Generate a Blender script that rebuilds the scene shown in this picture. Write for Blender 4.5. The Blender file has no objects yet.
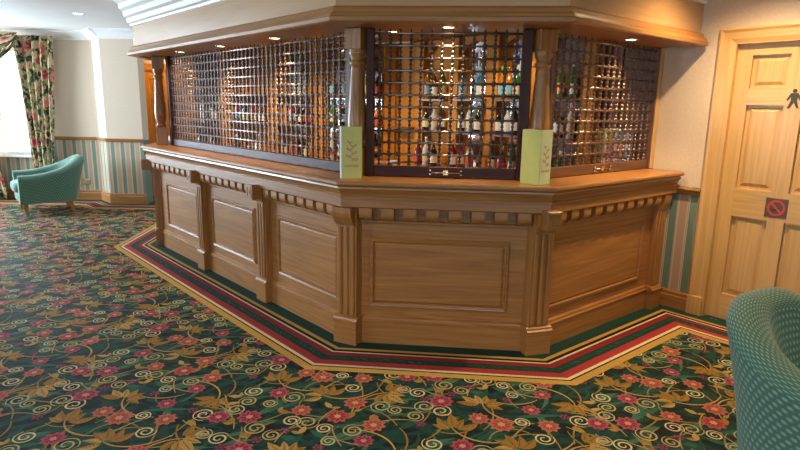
import bpy, bmesh, math, random
import numpy as np
from mathutils import Matrix, Vector
random.seed(7)
scene = bpy.context.scene
COL = scene.collection
PI = math.pi

# ------------------------------------------------------------------ camera
def v2(x, y): return np.array([x, y], float)
F_PX, PITCH, ROLL, EYE = 576.5, 0.20224, -0.01756, 1.5505
_fw = np.array([0, math.cos(PITCH), -math.sin(PITCH)])
_rt = np.array([1.0, 0, 0]); _dn = np.array([0, -math.sin(PITCH), -math.cos(PITCH)])
_R = math.cos(ROLL) * _rt + math.sin(ROLL) * _dn
_D = -math.sin(ROLL) * _rt + math.cos(ROLL) * _dn
cam_data = bpy.data.cameras.new('camera'); cam = bpy.data.objects.new('camera', cam_data); COL.objects.link(cam)
cam_data.sensor_width = 36; cam_data.lens = F_PX / 800 * 36; cam_data.clip_start = 0.02
cam.matrix_world = Matrix(((_R[0], -_D[0], -_fw[0], 0), (_R[1], -_D[1], -_fw[1], 0), (_R[2], -_D[2], -_fw[2], EYE), (0, 0, 0, 1)))
scene.camera = cam

# ------------------------------------------------------------------ world, daylight, exposure
scene.view_settings.view_transform = 'Standard'
scene.view_settings.look = 'None'
scene.view_settings.exposure = 0.3
scene.view_settings.gamma = 1.0
scene.view_settings.use_curve_mapping = False
world = bpy.data.worlds.new('sky'); scene.world = world; world.use_nodes = True
world.node_tree.nodes['Background'].inputs[0].default_value = (0.72, 0.86, 1.0, 1)
world.node_tree.nodes['Background'].inputs[1].default_value = 2.5

def area(name, loc, direction, sx, sy, power, color):
    l = bpy.data.lights.new(name, 'AREA'); l.shape = 'RECTANGLE'; l.size = sx; l.size_y = sy; l.energy = power; l.color = color
    o = bpy.data.objects.new(name, l); COL.objects.link(o); o.location = loc
    o.rotation_euler = Vector(direction).to_track_quat('-Z', 'Y').to_euler()
    return o
def spot(name, loc, target, power, color, angle=100, blend=0.6, radius=0.04):
    l = bpy.data.lights.new(name, 'SPOT'); l.energy = power; l.color = color; l.spot_size = math.radians(angle); l.spot_blend = blend; l.shadow_soft_size = radius
    o = bpy.data.objects.new(name, l); COL.objects.link(o); o.location = loc
    o.rotation_euler = (Vector(target) - Vector(loc)).to_track_quat('-Z', 'Y').to_euler()
    return o
DAY = (0.72, 0.86, 1.0)
WARM = (1.0, 0.68, 0.36)
CEIL = 2.59
XL, YR, YF = -8.0, -3.6, 9.15            # left wall, rear wall (behind the camera), far wall
# windows: left wall (two, the near one unseen and added for cool foreground light), far wall (one, seen), rear wall (two)
WIN_LEFT = [(-1.6, 0.6), (6.0, 8.9)]
WIN_REAR = [(-4.6, -2.2), (-0.6, 2.0)]
WIN_FAR = (-7.0, -5.62); WZ0, WZ1 = 0.70, 2.34
for (a, b), pw in zip(WIN_LEFT, (150, 500)):
    area('daylight', (XL - 0.35, (a + b) / 2, (WZ0 + WZ1) / 2), (1, 0, -0.05), b - a, WZ1 - WZ0, pw, DAY)
for (a, b) in WIN_REAR:
    area('daylight', ((a + b) / 2, YR - 0.35, (WZ0 + WZ1) / 2), (0, 1, -0.05), b - a, WZ1 - WZ0, 38, (0.86, 0.93, 1.0))
area('daylight', (sum(WIN_FAR) / 2, YF + 0.4, (WZ0 + WZ1) / 2), (0.1, -1, -0.05), WIN_FAR[1] - WIN_FAR[0], WZ1 - WZ0, 240, DAY)

# ------------------------------------------------------------------ node helpers
def mat_new(name):
    m = bpy.data.materials.new(name); m.use_nodes = True
    nt = m.node_tree; b = nt.nodes['Principled BSDF']; return m, nt, b
def N(nt, typ, **kw):
    n = nt.nodes.new(typ)
    for k, v in kw.items():
        if isinstance(k, str) and hasattr(n, k): setattr(n, k, v)
    return n
def ramp(nt, fac, stops, interp='LINEAR'):
    r = nt.nodes.new('ShaderNodeValToRGB'); r.color_ramp.interpolation = interp
    e = r.color_ramp.elements
    while len(e) < len(stops): e.new(0.5)
    for i, (p, c) in enumerate(stops):
        e[i].position = p; e[i].color = (*c, 1) if len(c) == 3 else c
    nt.links.new(fac, r.inputs[0]); return r.outputs[0]
def math_n(nt, op, a, b=None, c=None):
    n = nt.nodes.new('ShaderNodeMath'); n.operation = op
    for i, v in enumerate((a, b, c)):
        if v is None: continue
        if isinstance(v, (int, float)): n.inputs[i].default_value = v
        else: nt.links.new(v, n.inputs[i])
    return n.outputs[0]
def coords(nt, kind='Object', scale=(1, 1, 1), rot=(0, 0, 0)):
    tc = nt.nodes.new('ShaderNodeTexCoord'); mp = nt.nodes.new('ShaderNodeMapping')
    mp.inputs['Scale'].default_value = scale; mp.inputs['Rotation'].default_value = rot
    nt.links.new(tc.outputs[kind], mp.inputs[0]); return mp.outputs[0]
def noise(nt, vec, scale, detail=3, rough=0.5, dist=0.0):
    n = nt.nodes.new('ShaderNodeTexNoise'); n.inputs['Scale'].default_value = scale; n.inputs['Detail'].default_value = detail
    n.inputs['Roughness'].default_value = rough; n.inputs['Distortion'].default_value = dist
    nt.links.new(vec, n.inputs['Vector']); return n.outputs['Fac']
def bump(nt, b, h, strength=0.2, dist=0.01):
    bp = nt.nodes.new('ShaderNodeBump'); bp.inputs['Strength'].default_value = strength; bp.inputs['Distance'].default_value = dist
    nt.links.new(h, bp.inputs['Height']); nt.links.new(bp.outputs[0], b.inputs['Normal'])

def wood(name, light, dark, axis='x', rough=0.35, coat=0.25, ring=9.0, spec=0.5):
    m, nt, b = mat_new(name)
    sc = {'x': (0.22, 5, 5), 'y': (5, 0.22, 5), 'z': (5, 5, 0.22)}[axis]
    v = coords(nt, 'Object', sc)
    n1 = noise(nt, v, 1.6, 2, 0.5, 0.5)
    rings = math_n(nt, 'FRACT', math_n(nt, 'MULTIPLY', n1, ring))
    rings = math_n(nt, 'ABSOLUTE', math_n(nt, 'SUBTRACT', rings, 0.5))
    sc2 = {'x': (3, 90, 90), 'y': (90, 3, 90), 'z': (90, 90, 3)}[axis]
    n2 = noise(nt, coords(nt, 'Object', sc2), 1.0, 3, 0.6)
    mix = math_n(nt, 'ADD', math_n(nt, 'MULTIPLY', rings, 0.42), math_n(nt, 'MULTIPLY_ADD', n2, 0.6, 0.12))
    mid = tuple((a + c) / 2 for a, c in zip(light, dark))
    c = ramp(nt, mix, [(0.22, dark), (0.5, mid), (0.8, light)])
    nt.links.new(c, b.inputs['Base Color'])
    b.inputs['Roughness'].default_value = rough
    b.inputs['Coat Weight'].default_value = coat; b.inputs['Coat Roughness'].default_value = 0.17
    b.inputs['Specular IOR Level'].default_value = spec
    bump(nt, b, mix, 0.12, 0.004)
    return m
def plain(name, color, rough=0.5, metal=0.0, var=0.06, vscale=20, coat=0.0, trans=0.0, spec=0.5):
    m, nt, b = mat_new(name)
    n = noise(nt, coords(nt), vscale, 3)
    lo = tuple(c * (1 - var) for c in color); hi = tuple(min(1, c * (1 + var)) for c in color)
    nt.links.new(ramp(nt, n, [(0.3, lo), (0.7, hi)]), b.inputs['Base Color'])
    b.inputs['Roughness'].default_value = rough; b.inputs['Metallic'].default_value = metal
    b.inputs['Coat Weight'].default_value = coat; b.inputs['Transmission Weight'].default_value = trans
    b.inputs['Specular IOR Level'].default_value = spec
    return m
def emit(name, color, strength):
    m, nt, b = mat_new(name)
    b.inputs['Base Color'].default_value = (*color, 1); b.inputs['Emission Color'].default_value = (*color, 1)
    b.inputs['Emission Strength'].default_value = strength
    return m

M = {}
OAK_L, OAK_D = (0.46, 0.218, 0.062), (0.22, 0.088, 0.021)
for ax in 'xyz': M['oak_' + ax] = wood('oak_' + ax, OAK_L, OAK_D, ax, 0.38, 0.2)
M['fascia_oak'] = wood('fascia_oak', (0.56, 0.35, 0.155), (0.44, 0.25, 0.10), 'x', 0.3, 0.6, 4)
for ax in 'xz': M['pine_' + ax] = wood('pine_' + ax, (0.68, 0.44, 0.17), (0.50, 0.285, 0.092), ax, 0.4, 0.15, 6)
for ax in 'xz': M['amber_' + ax] = wood('amber_' + ax, (0.62, 0.27, 0.04), (0.36, 0.13, 0.016), ax, 0.6, 0.0, 6, 0.12)
for ax in 'xz': M['walnut_' + ax] = wood('walnut_' + ax, (0.17, 0.075, 0.035), (0.06, 0.025, 0.012), ax, 0.45, 0.1)
for ax in 'xz': M['mahogany_' + ax] = wood('mahogany_' + ax, (0.075, 0.022, 0.014), (0.022, 0.008, 0.007), ax, 0.45, 0.0, spec=0.22)
M['steel'] = plain('grille_rod_metal', (0.30, 0.23, 0.19), 0.3, 0.9, 0.1)
M['link'] = plain('grille_link_metal', (0.060, 0.040, 0.030), 0.35, 0.6, 0.15); M['link_brown'] = plain('grille_link_brown', (0.13, 0.07, 0.042), 0.4, 0.4, 0.15)
M['brass'] = plain('brass', (0.75, 0.58, 0.32), 0.25, 1.0)
M['chrome'] = plain('polished_steel', (0.85, 0.85, 0.85), 0.15, 1.0, 0.02)
M['white_paint'] = plain('white_paint', (0.80, 0.80, 0.79), 0.45, 0, 0.02)
M['ceiling'] = plain('ceiling_paint', (0.80, 0.79, 0.77), 0.9, 0, 0.02, 3)
M['black'] = plain('black_plastic', (0.012, 0.012, 0.013), 0.4)
M['lamp'] = emit('lamp_glow', (1.0, 0.86, 0.62), 9)

def wallpaper_upper():
    m, nt, b = mat_new('cream_wallpaper')
    n = noise(nt, coords(nt), 55, 3, 0.6)
    nt.links.new(ramp(nt, n, [(0.3, (0.61, 0.50, 0.375)), (0.7, (0.68, 0.575, 0.44))]), b.inputs['Base Color'])
    b.inputs['Roughness'].default_value = 0.85; bump(nt, b, n, 0.1, 0.002); return m
M['wall'] = wallpaper_upper()
def wallpaper_stripes():
    m, nt, b = mat_new('striped_wallpaper')
    tc = N(nt, 'ShaderNodeTexCoord'); sx = N(nt, 'ShaderNodeSeparateXYZ'); nt.links.new(tc.outputs['Object'], sx.inputs[0])
    f = math_n(nt, 'FRACT', math_n(nt, 'ADD', math_n(nt, 'DIVIDE', sx.outputs[0], 0.153), 0.66))
    G = (0.15, 0.22, 0.165); CR = (0.56, 0.48, 0.35); TN = (0.45, 0.30, 0.195)
    c = ramp(nt, f, [(0, G), (0.36, CR), (0.39, (0.2, 0.15, 0.09)), (0.41, CR), (0.48, TN), (0.87, CR), (0.93, (0.2, 0.15, 0.09)), (0.95, CR)], 'CONSTANT')
    nt.links.new(c, b.inputs['Base Color']); b.inputs['Roughness'].default_value = 0.8; return m
M['stripe'] = wallpaper_stripes()
def glass_pane():
    m = bpy.data.materials.new('window_glass'); m.use_nodes = True; nt = m.node_tree; nt.nodes.clear()
    o = N(nt, 'ShaderNodeOutputMaterial'); mx = N(nt, 'ShaderNodeMixShader'); t = N(nt, 'ShaderNodeBsdfTransparent'); g = N(nt, 'ShaderNodeBsdfGlossy')
    g.inputs['Roughness'].default_value = 0.02; fr = N(nt, 'ShaderNodeFresnel')
    nt.links.new(fr.outputs[0], mx.inputs[0]); nt.links.new(t.outputs[0], mx.inputs[1]); nt.links.new(g.outputs[0], mx.inputs[2]); nt.links.new(mx.outputs[0], o.inputs[0])
    return m
M['glass'] = glass_pane()
def mirror_mat():
    m, nt, b = mat_new('etched_mirror')
    n = noise(nt, coords(nt), 13, 3, 0.55, 2.0)
    nt.links.new(ramp(nt, n, [(0.60, (0.9, 0.93, 0.96)), (0.63, (0.82, 0.86, 0.9))]), b.inputs['Base Color'])
    nt.links.new(ramp(nt, n, [(0.60, (1, 1, 1)), (0.63, (0.0, 0.0, 0.0))]), b.inputs['Metallic'])
    nt.links.new(ramp(nt, n, [(0.60, (0.05,) * 3), (0.63, (0.5,) * 3)]), b.inputs['Roughness'])
    return m
M['mirror'] = mirror_mat(); M['frost'] = plain('frosted_etching', (0.78, 0.88, 0.98), 0.5, 0, 0.03)
def fabric():
    m, nt, b = mat_new('teal_dotted_fabric')
    tc = N(nt, 'ShaderNodeTexCoord'); sx = N(nt, 'ShaderNodeSeparateXYZ'); nt.links.new(tc.outputs['UV'], sx.inputs[0])
    P_ = 0.030
    u = math_n(nt, 'MULTIPLY', sx.outputs[0], 1 / P_); v = math_n(nt, 'MULTIPLY', sx.outputs[1], 1 / (P_ * 0.8))
    row = math_n(nt, 'FLOOR', v)
    u2 = math_n(nt, 'ADD', u, math_n(nt, 'MULTIPLY', row, 0.5))
    du = math_n(nt, 'SUBTRACT', math_n(nt, 'FRACT', u2), 0.5); dv = math_n(nt, 'SUBTRACT', math_n(nt, 'FRACT', v), 0.5)
    d = math_n(nt, 'SQRT', math_n(nt, 'ADD', math_n(nt, 'MULTIPLY', math_n(nt, 'MULTIPLY', du, du), 1.0), math_n(nt, 'MULTIPLY', math_n(nt, 'MULTIPLY', dv, dv), 1.1)))
    c = ramp(nt, d, [(0.0, (0.20, 0.34, 0.25)), (0.2, (0.18, 0.32, 0.235)), (0.36, (0.048, 0.15, 0.11)), (0.6, (0.035, 0.12, 0.088))])
    n = noise(nt, coords(nt), 260, 2)
    mx = N(nt, 'ShaderNodeMix'); mx.data_type = 'RGBA'; mx.blend_type = 'MULTIPLY'; mx.inputs['Factor'].default_value = 0.5
    nt.links.new(c, mx.inputs[6]); nt.links.new(ramp(nt, n, [(0.3, (0.6,) * 3), (0.7, (1.0,) * 3)]), mx.inputs[7])
    nt.links.new(mx.outputs[2], b.inputs['Base Color'])
    b.inputs['Roughness'].default_value = 0.85; b.inputs['Sheen Weight'].default_value = 0.25
    bump(nt, b, n, 0.25, 0.002); return m
M['fabric'] = fabric()
def floral():
    m, nt, b = mat_new('floral_curtain')
    v = coords(nt, 'UV')
    vo = N(nt, 'ShaderNodeTexVoronoi'); vo.inputs['Scale'].default_value = 5.2; nt.links.new(v, vo.inputs['Vector'])
    nz = noise(nt, v, 11, 3, 0.6, 0.8)
    base = ramp(nt, nz, [(0.34, (0.02, 0.03, 0.02)), (0.43, (0.10, 0.14, 0.05)), (0.5, (0.55, 0.42, 0.24)), (0.58, (0.64, 0.52, 0.34)), (0.66, (0.12, 0.10, 0.04))], 'CONSTANT')
    sep = N(nt, 'ShaderNodeSeparateColor'); nt.links.new(vo.outputs['Color'], sep.inputs[0])
    dd = math_n(nt, 'ADD', vo.outputs['Distance'], math_n(nt, 'MULTIPLY', math_n(nt, 'SUBTRACT', nz, 0.5), 0.6))
    flower = ramp(nt, dd, [(0.0, (0.55, 0.28, 0.2)), (0.12, (0.42, 0.05, 0.05)), (0.28, (0.62, 0.2, 0.16))], 'CONSTANT')
    mask = math_n(nt, 'MULTIPLY', math_n(nt, 'LESS_THAN', dd, 0.42), math_n(nt, 'GREATER_THAN', sep.outputs[0], 0.5))
    mx = N(nt, 'ShaderNodeMix'); mx.data_type = 'RGBA'; nt.links.new(mask, mx.inputs[0]); nt.links.new(base, mx.inputs[6]); nt.links.new(flower, mx.inputs[7])
    nt.links.new(mx.outputs[2], b.inputs['Base Color']); b.inputs['Roughness'].default_value = 0.9; return m
M['floral'] = floral()
def carpet():
    m, nt, b = mat_new('patterned_carpet')
    at = N(nt, 'ShaderNodeAttribute'); at.attribute_name = 'weave'
    v = coords(nt)
    n = noise(nt, v, 420, 2, 0.6); n2 = noise(nt, coords(nt, 'Object', (5, 9, 1), (0, 0, 0.6)), 1.6, 4, 0.6, 1.0)
    gr = ramp(nt, n2, [(0.36, (0.005, 0.011, 0.016)), (0.5, (0.008, 0.032, 0.029)), (0.57, (0.016, 0.07, 0.055)), (0.66, (0.010, 0.042, 0.036))])
    mx = N(nt, 'ShaderNodeMix'); mx.data_type = 'RGBA'; nt.links.new(at.outputs['Alpha'], mx.inputs[0]); nt.links.new(gr, mx.inputs[6]); nt.links.new(at.outputs['Color'], mx.inputs[7])
    m2 = N(nt, 'ShaderNodeMix'); m2.data_type = 'RGBA'; m2.blend_type = 'MULTIPLY'; m2.inputs['Factor'].default_value = 1
    nt.links.new(mx.outputs[2], m2.inputs[6]); nt.links.new(ramp(nt, n, [(0.25, (0.45,) * 3), (0.7, (1.15,) * 3)]), m2.inputs[7])
    nt.links.new(m2.outputs[2], b.inputs['Base Color']); b.inputs['Roughness'].default_value = 0.75
    b.inputs['Specular IOR Level'].default_value = 0.14
    bump(nt, b, n, 0.3, 0.003); return m
M['carpet'] = carpet()

# ------------------------------------------------------------------ mesh helpers
class MB:
    def __init__(s): s.v = []; s.f = []; s.mi = []; s.smooth = []; s.uv = {}
    def add(s, vs, fs, mi=0, smooth=False):
        o = len(s.v); s.v += [tuple(map(float, p)) for p in vs]
        for f in fs: s.f.append(tuple(i + o for i in f)); s.mi.append(mi); s.smooth.append(smooth)
        return s
    def box(s, x0, x1, y0, y1, z0, z1, mi=0):
        x0, x1 = sorted((x0, x1)); y0, y1 = sorted((y0, y1)); z0, z1 = sorted((z0, z1))
        vs = [(x, y, z) for z in (z0, z1) for y in (y0, y1) for x in (x0, x1)]
        return s.add(vs, [(0, 2, 3, 1), (4, 5, 7, 6), (0, 1, 5, 4), (2, 6, 7, 3), (0, 4, 6, 2), (1, 3, 7, 5)], mi)
    def prism(s, pts, z0, z1, mi=0):
        n = len(pts); vs = [(x, y, z0) for x, y in pts] + [(x, y, z1) for x, y in pts]
        fs = [tuple(reversed(range(n))), tuple(range(n, 2 * n))] + [(i, (i + 1) % n, n + (i + 1) % n, n + i) for i in range(n)]
        return s.add(vs, fs, mi)
    def extr_x(s, prof, x0, x1, mi=0, k0=0.0, k1=0.0, smooth=False):
        # prof: closed list of (y, z), y inward; mitre: x shifts with outward offset n = -y
        n = len(prof)
        vs = [(x0 + k0 * y, y, z) for y, z in prof] + [(x1 - k1 * y, y, z) for y, z in prof]
        fs = [tuple(range(n)), tuple(reversed(range(n, 2 * n)))] + [(i, n + i, n + (i + 1) % n, (i + 1) % n) for i in range(n)]
        return s.add(vs, fs, mi, smooth)
    def lathe(s, prof, seg=16, cx=0, cy=0, mi=0, smooth=True, cap=True):
        n = len(prof); vs = []
        for r, z in prof:
            for k in range(seg):
                a = 2 * PI * k / seg; vs.append((cx + r * math.cos(a), cy + r * math.sin(a), z))
        fs = [(i * seg + k, i * seg + (k + 1) % seg, (i + 1) * seg + (k + 1) % seg, (i + 1) * seg + k) for i in range(n - 1) for k in range(seg)]
        if cap: fs += [tuple(reversed(range(seg))), tuple(range((n - 1) * seg, n * seg))]
        return s.add(vs, fs, mi, smooth)
    def rod(s, p0, p1, r, seg=8, mi=0):
        p0 = Vector(p0); p1 = Vector(p1); d = (p1 - p0).normalized(); q = d.to_track_quat('Z', 'Y').to_matrix()
        vs = []
        for p in (p0, p1):
            for k in range(seg): vs.append(p + q @ Vector((r * math.cos(2 * PI * k / seg), r * math.sin(2 * PI * k / seg), 0)))
        fs = [(k, (k + 1) % seg, seg + (k + 1) % seg, seg + k) for k in range(seg)] + [tuple(reversed(range(seg))), tuple(range(seg, 2 * seg))]
        return s.add(vs, fs, mi, True)
    def grid(s, fn, nu, nv, mi=0, closed_u=False, uv=None):
        o = len(s.v)
        for j in range(nv + 1):
            for i in range(nu + 1): s.v.append(tuple(map(float, fn(i / nu, j / nv))))
        for j in range(nv):
            for i in range(nu):
                a = o + j * (nu + 1) + i; s.f.append((a, a + 1, a + nu + 2, a + nu + 1)); s.mi.append(mi); s.smooth.append(True)
                if uv: s.uv[len(s.f) - 1] = [uv(p, q) for p, q in ((i / nu, j / nv), ((i + 1) / nu, j / nv), ((i + 1) / nu, (j + 1) / nv), (i / nu, (j + 1) / nv))]
        return s
    def mesh(s, name, mats):
        me = bpy.data.meshes.new(name); me.from_pydata(s.v, [], s.f)
        for m in (mats if isinstance(mats, (list, tuple)) else [mats]): me.materials.append(M[m] if isinstance(m, str) else m)
        me.polygons.foreach_set('material_index', s.mi); me.polygons.foreach_set('use_smooth', s.smooth)
        if s.uv:
            l = me.uv_layers.new(name='UVMap')
            for fi, uvs in s.uv.items():
                for li, c in zip(me.polygons[fi].loop_indices, uvs): l.data[li].uv = c
        me.update(); return me

def setp(o, label=None, cat=None, group=None, kind=None):
    if label: o['label'] = label
    if cat: o['category'] = cat
    if group: o['group'] = group
    if kind: o['kind'] = kind
    return o
def place(name, me, mw=None, parent=None, bevel=0):
    """link a mesh object; mw is its WORLD matrix, made local to its parent"""
    o = bpy.data.objects.new(name, me); COL.objects.link(o)
    mw = mw if mw is not None else Matrix.Identity(4)
    if parent is not None:
        o.parent = parent; o.matrix_local = WM[parent].inverted() @ mw
    else: o.matrix_local = mw
    WM[o] = mw.copy()
    if bevel:
        b = o.modifiers.new('bevel', 'BEVEL'); b.width = bevel; b.segments = 1; b.limit_method = 'ANGLE'; b.angle_limit = 0.7
    return o
WM = {}
def thing(name, mw, label, cat, group=None):
    o = bpy.data.objects.new(name, None); COL.objects.link(o); o.empty_display_size = 0.1; o.matrix_local = mw; WM[o] = mw.copy()
    return setp(o, label, cat, group)
def T(x, y, z=0.0): return Matrix.Translation((x, y, z))
def RZ(a): return Matrix.Rotation(a, 4, 'Z')
def frame(o, t):
    t = np.array(t) / np.linalg.norm(t)
    return Matrix(((t[0], -t[1], 0, o[0]), (t[1], t[0], 0, o[1]), (0, 0, 1, 0), (0, 0, 0, 1)))
def copy_tree(o, mw, parent=None):
    c = o.copy(); COL.objects.link(c); old = WM[o]
    c.parent = parent
    c.matrix_local = (WM[parent].inverted() @ mw) if parent is not None else mw
    WM[c] = mw.copy()
    for ch in list(o.children): copy_tree(ch, mw @ (old.inverted() @ WM[ch]), c)
    return c

# ------------------------------------------------------------------ plan of the bar
A, B, C, D = v2(-2.795, 6.215), v2(-0.394, 3.512), v2(0.925, 3.389), v2(2.175, 4.419)
Z = A + 0.55 * v2(-0.06, 1)
POLY = [Z, A, B, C, D]
def tan_(i): d = POLY[i + 1] - POLY[i]; return d / np.linalg.norm(d)
LEN = [np.linalg.norm(POLY[i + 1] - POLY[i]) for i in range(4)]
FR = [frame(POLY[i], tan_(i)) for i in range(4)]           # local x along the face, y inward (n = -y), z up
def turn(i):                                                # turn at corner i (1..3)
    a, b = tan_(i - 1), tan_(i); return math.acos(max(-1, min(1, a @ b)))
TK = [0, math.tan(turn(1) / 2), math.tan(turn(2) / 2), math.tan(turn(3) / 2), 0]
def sweep(mb, i, prof, mi=0, smooth=False): return mb.extr_x([(-n, z) for n, z in prof], 0, LEN[i], mi, TK[i], TK[i + 1], smooth)
def corner(i, d):
    a, b = tan_(i - 1), tan_(i); n1 = v2(a[1], -a[0]); n2 = v2(b[1], -b[0]); s = n1 + n2; return POLY[i] + d * s * 2 / (s @ s)
def cframe(i, d=0.0): s = tan_(i - 1) + tan_(i); return frame(corner(i, d), s)
tD = tan_(3); nD = v2(tD[1], -tD[0]); W0 = C + tD * 1.66
FW = frame(W0, nD)                                          # door wall: x toward the camera, y into the wall
t2 = tan_(2)

# ------------------------------------------------------------------ floor (woven carpet, pattern in the pile)
def build_floor():
    V = []; Fc = []; Cc = []
    def poly(pts, z, col, base=None):
        o = len(V); V.extend((x, y, z) for x, y in pts); Fc.append(tuple(range(o, o + len(pts)))); Cc.append(col)
    rnd = random.Random(11)
    GOLD = [(0.40, 0.255, 0.06, 1), (0.48, 0.33, 0.10, 1), (0.32, 0.19, 0.04, 1)]
    CREAM = (0.66, 0.60, 0.36, 1); OLIVE = (0.30, 0.22, 0.06, 1)
    tile = []
    def add(pts, z, col): tile.append((np.array(pts), z, col))
    def lens(c, ang, L, w, z, col, bend=0.0, k=6):
        ca, sa = math.cos(ang), math.sin(ang); up = []; lo = []
        for i in range(k + 1):
            s = i / k; x = s * L; h = w * math.sin(PI * s ** 0.8) ; y0 = bend * L * math.sin(PI * s)
            up.append((x, y0 + h)); lo.append((x, y0 - h))
        tr = lambda p: (c[0] + p[0] * ca - p[1] * sa, c[1] + p[0] * sa + p[1] * ca)
        for i in range(k): add([tr(lo[i]), tr(lo[i + 1]), tr(up[i + 1]), tr(up[i])], z, col)
    def ribbon(pts, w, z, col, taper=True):
        pts = np.array(pts); d = np.gradient(pts, axis=0); d /= np.linalg.norm(d, axis=1)[:, None] + 1e-9; nn = np.stack([-d[:, 1], d[:, 0]], 1)
        n = len(pts)
        for i in range(n - 1):
            w0 = w * (0.45 + 0.55 * math.sin(PI * (i + 0.3) / n)) if taper else w; w1 = w * (0.45 + 0.55 * math.sin(PI * (i + 1.3) / n)) if taper else w
            add([pts[i] - nn[i] * w0, pts[i + 1] - nn[i + 1] * w1, pts[i + 1] + nn[i + 1] * w1, pts[i] + nn[i] * w0], z, col)
    def spiral(c, r, ph, hand, col, z=0.0018):
        pts = []
        for i in range(30):
            s = i / 29; a = ph + hand * s * 2 * PI * 1.9; rr = r * (1 - s) ** 0.85 + 0.006
            pts.append((c[0] + rr * math.cos(a), c[1] + rr * math.sin(a)))
        ribbon(pts, 0.0047, z, col)
    def flower(c, r, cols, ph):
        for rad, col, z, nb, amp in ((r, cols[0], 0.0022, 9, 0.16), (r * 0.72, cols[1], 0.0025, 9, 0.14), (r * 0.3, cols[2], 0.0028, 6, 0.2)):
            K = nb * 4; add([(c[0] + rad * (1 + amp * math.cos(nb * 2 * PI * k / K + ph)) * math.cos(2 * PI * k / K), c[1] + rad * (1 + amp * math.cos(nb * 2 * PI * k / K + ph)) * math.sin(2 * PI * k / K)) for k in range(K)], z, col)
        for k in range(9):
            a = 2 * PI * (k + .5) / 9; ca, sa = math.cos(a), math.sin(a); w = r * 0.05
            add([(c[0] + r * .35 * ca - w * sa, c[1] + r * .35 * sa + w * ca), (c[0] + r * .35 * ca + w * sa, c[1] + r * .35 * sa - w * ca), (c[0] + r * .95 * ca + w * sa, c[1] + r * .95 * sa - w * ca), (c[0] + r * .95 * ca - w * sa, c[1] + r * .95 * sa + w * ca)], 0.0027, cols[0])
    TS = 0.92
    RED = [((0.42, 0.10, 0.10, 1), (0.30, 0.025, 0.035, 1), (0.58, 0.36, 0.20, 1)), ((0.44, 0.15, 0.11, 1), (0.34, 0.055, 0.05, 1), (0.56, 0.34, 0.18, 1)), ((0.37, 0.085, 0.13, 1), (0.24, 0.02, 0.05, 1), (0.54, 0.28, 0.22, 1))]
    placed = []
    def free(r, tries=400):
        for _ in range(tries):
            p = (rnd.uniform(0, TS), rnd.uniform(0, TS)); ok = True
            for (q, s) in placed:
                dx = (p[0] - q[0] + TS / 2) % TS - TS / 2; dy = (p[1] - q[1] + TS / 2) % TS - TS / 2
                if math.hypot(dx, dy) < r + s: ok = False; break
            if ok: placed.append((p, r)); return p
        return None
    GREENS = [(0.016, 0.085, 0.065, 1), (0.026, 0.13, 0.095, 1), (0.012, 0.06, 0.055, 1), (0.055, 0.16, 0.105, 1)]
    for k in range(60):                                         # green leaf streaks
        lens((rnd.uniform(0, TS), rnd.uniform(0, TS)), rnd.gauss(0.5, 0.45), rnd.uniform(.10, .30), rnd.uniform(.009, .022), 0.0008 + k * 2e-6, rnd.choice(GREENS), rnd.uniform(-.25, .25))
    for k in range(18):                                         # long gold and olive tendrils
        p = (rnd.uniform(0, TS), rnd.uniform(0, TS)); a0 = rnd.uniform(0, 6.28); kk = rnd.uniform(-2.2, 2.2); q = np.array(p); pts = [q]
        for j in range(11): q = q + 0.026 * np.array([math.cos(a0 + kk * j / 10), math.sin(a0 + kk * j / 10)]); pts.append(q)
        ribbon(pts, 0.0045, 0.0011, rnd.choice([OLIVE, GOLD[2], (0.40, 0.33, 0.15, 1)]))
    for k in range(5):
        p = free(0.105)
        if not p: continue
        a0 = rnd.uniform(0, 2 * PI); nl = rnd.choice([5, 6, 7])
        for j in range(nl):
            a = a0 + (j - nl / 2) * 0.55; L = rnd.uniform(.085, .135); col = rnd.choice(GOLD)
            c = (p[0] + .02 * math.cos(a) - .03 * math.cos(a0), p[1] + .02 * math.sin(a) - .03 * math.sin(a0))
            lens(c, a, L, L * .2, 0.0014 + j * 2e-5, col, rnd.uniform(-.12, .12))
            for e_ in range(5):
                s0 = .2 + e_ * .15; ca, sa = math.cos(a), math.sin(a)
                for sg in (-1, 1): lens((c[0] + ca * L * s0, c[1] + sa * L * s0), a + sg * .75, L * .16, .0013, 0.0019, (0.17, 0.08, 0.02, 1), 0, 2)
            lens(c, a, L * .9, .0022, 0.0019, (0.17, 0.08, 0.02, 1), 0, 3)
        pts = [(p[0] + s * .3 * math.cos(a0 + PI + .9 * s), p[1] + s * .3 * math.sin(a0 + PI + .9 * s)) for s in np.linspace(0, 1, 12)]
        ribbon(pts, 0.005, 0.0012, GOLD[1])
    for k in range(13):
        p = free(0.055)
        if p: flower(p, rnd.uniform(.042, .060), rnd.choice(RED), rnd.uniform(0, 6))
    for k in range(22):
        p = free(0.038)
        if not p: continue
        r = rnd.uniform(.032, .055); ph = rnd.uniform(0, 6.28); h = rnd.choice((-1, 1)); col = rnd.choice([CREAM, CREAM, (0.50, 0.42, 0.19, 1), (0.45, 0.47, 0.30, 1)])
        spiral(p, r, ph, h, col)
        p0 = np.array([p[0] + r * math.cos(ph), p[1] + r * math.sin(ph)]); tg = np.array([math.sin(ph), -math.cos(ph)]) * h; ou = np.array([math.cos(ph), math.sin(ph)])
        bnd = rnd.uniform(.02, .07)
        ribbon([p0 + tg * s * .16 + ou * s * s * bnd for s in np.linspace(0, 1, 8)], 0.0042, 0.0013, OLIVE if k % 2 else (0.40, 0.30, 0.11, 1))
    for k in range(10):
        p = free(0.026)
        if p: lens(p, rnd.uniform(0, 6.28), .07, .016, 0.0016, rnd.choice(GOLD)); lens(p, rnd.uniform(0, 6.28), .05, .012, 0.0015, GOLD[0])
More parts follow.
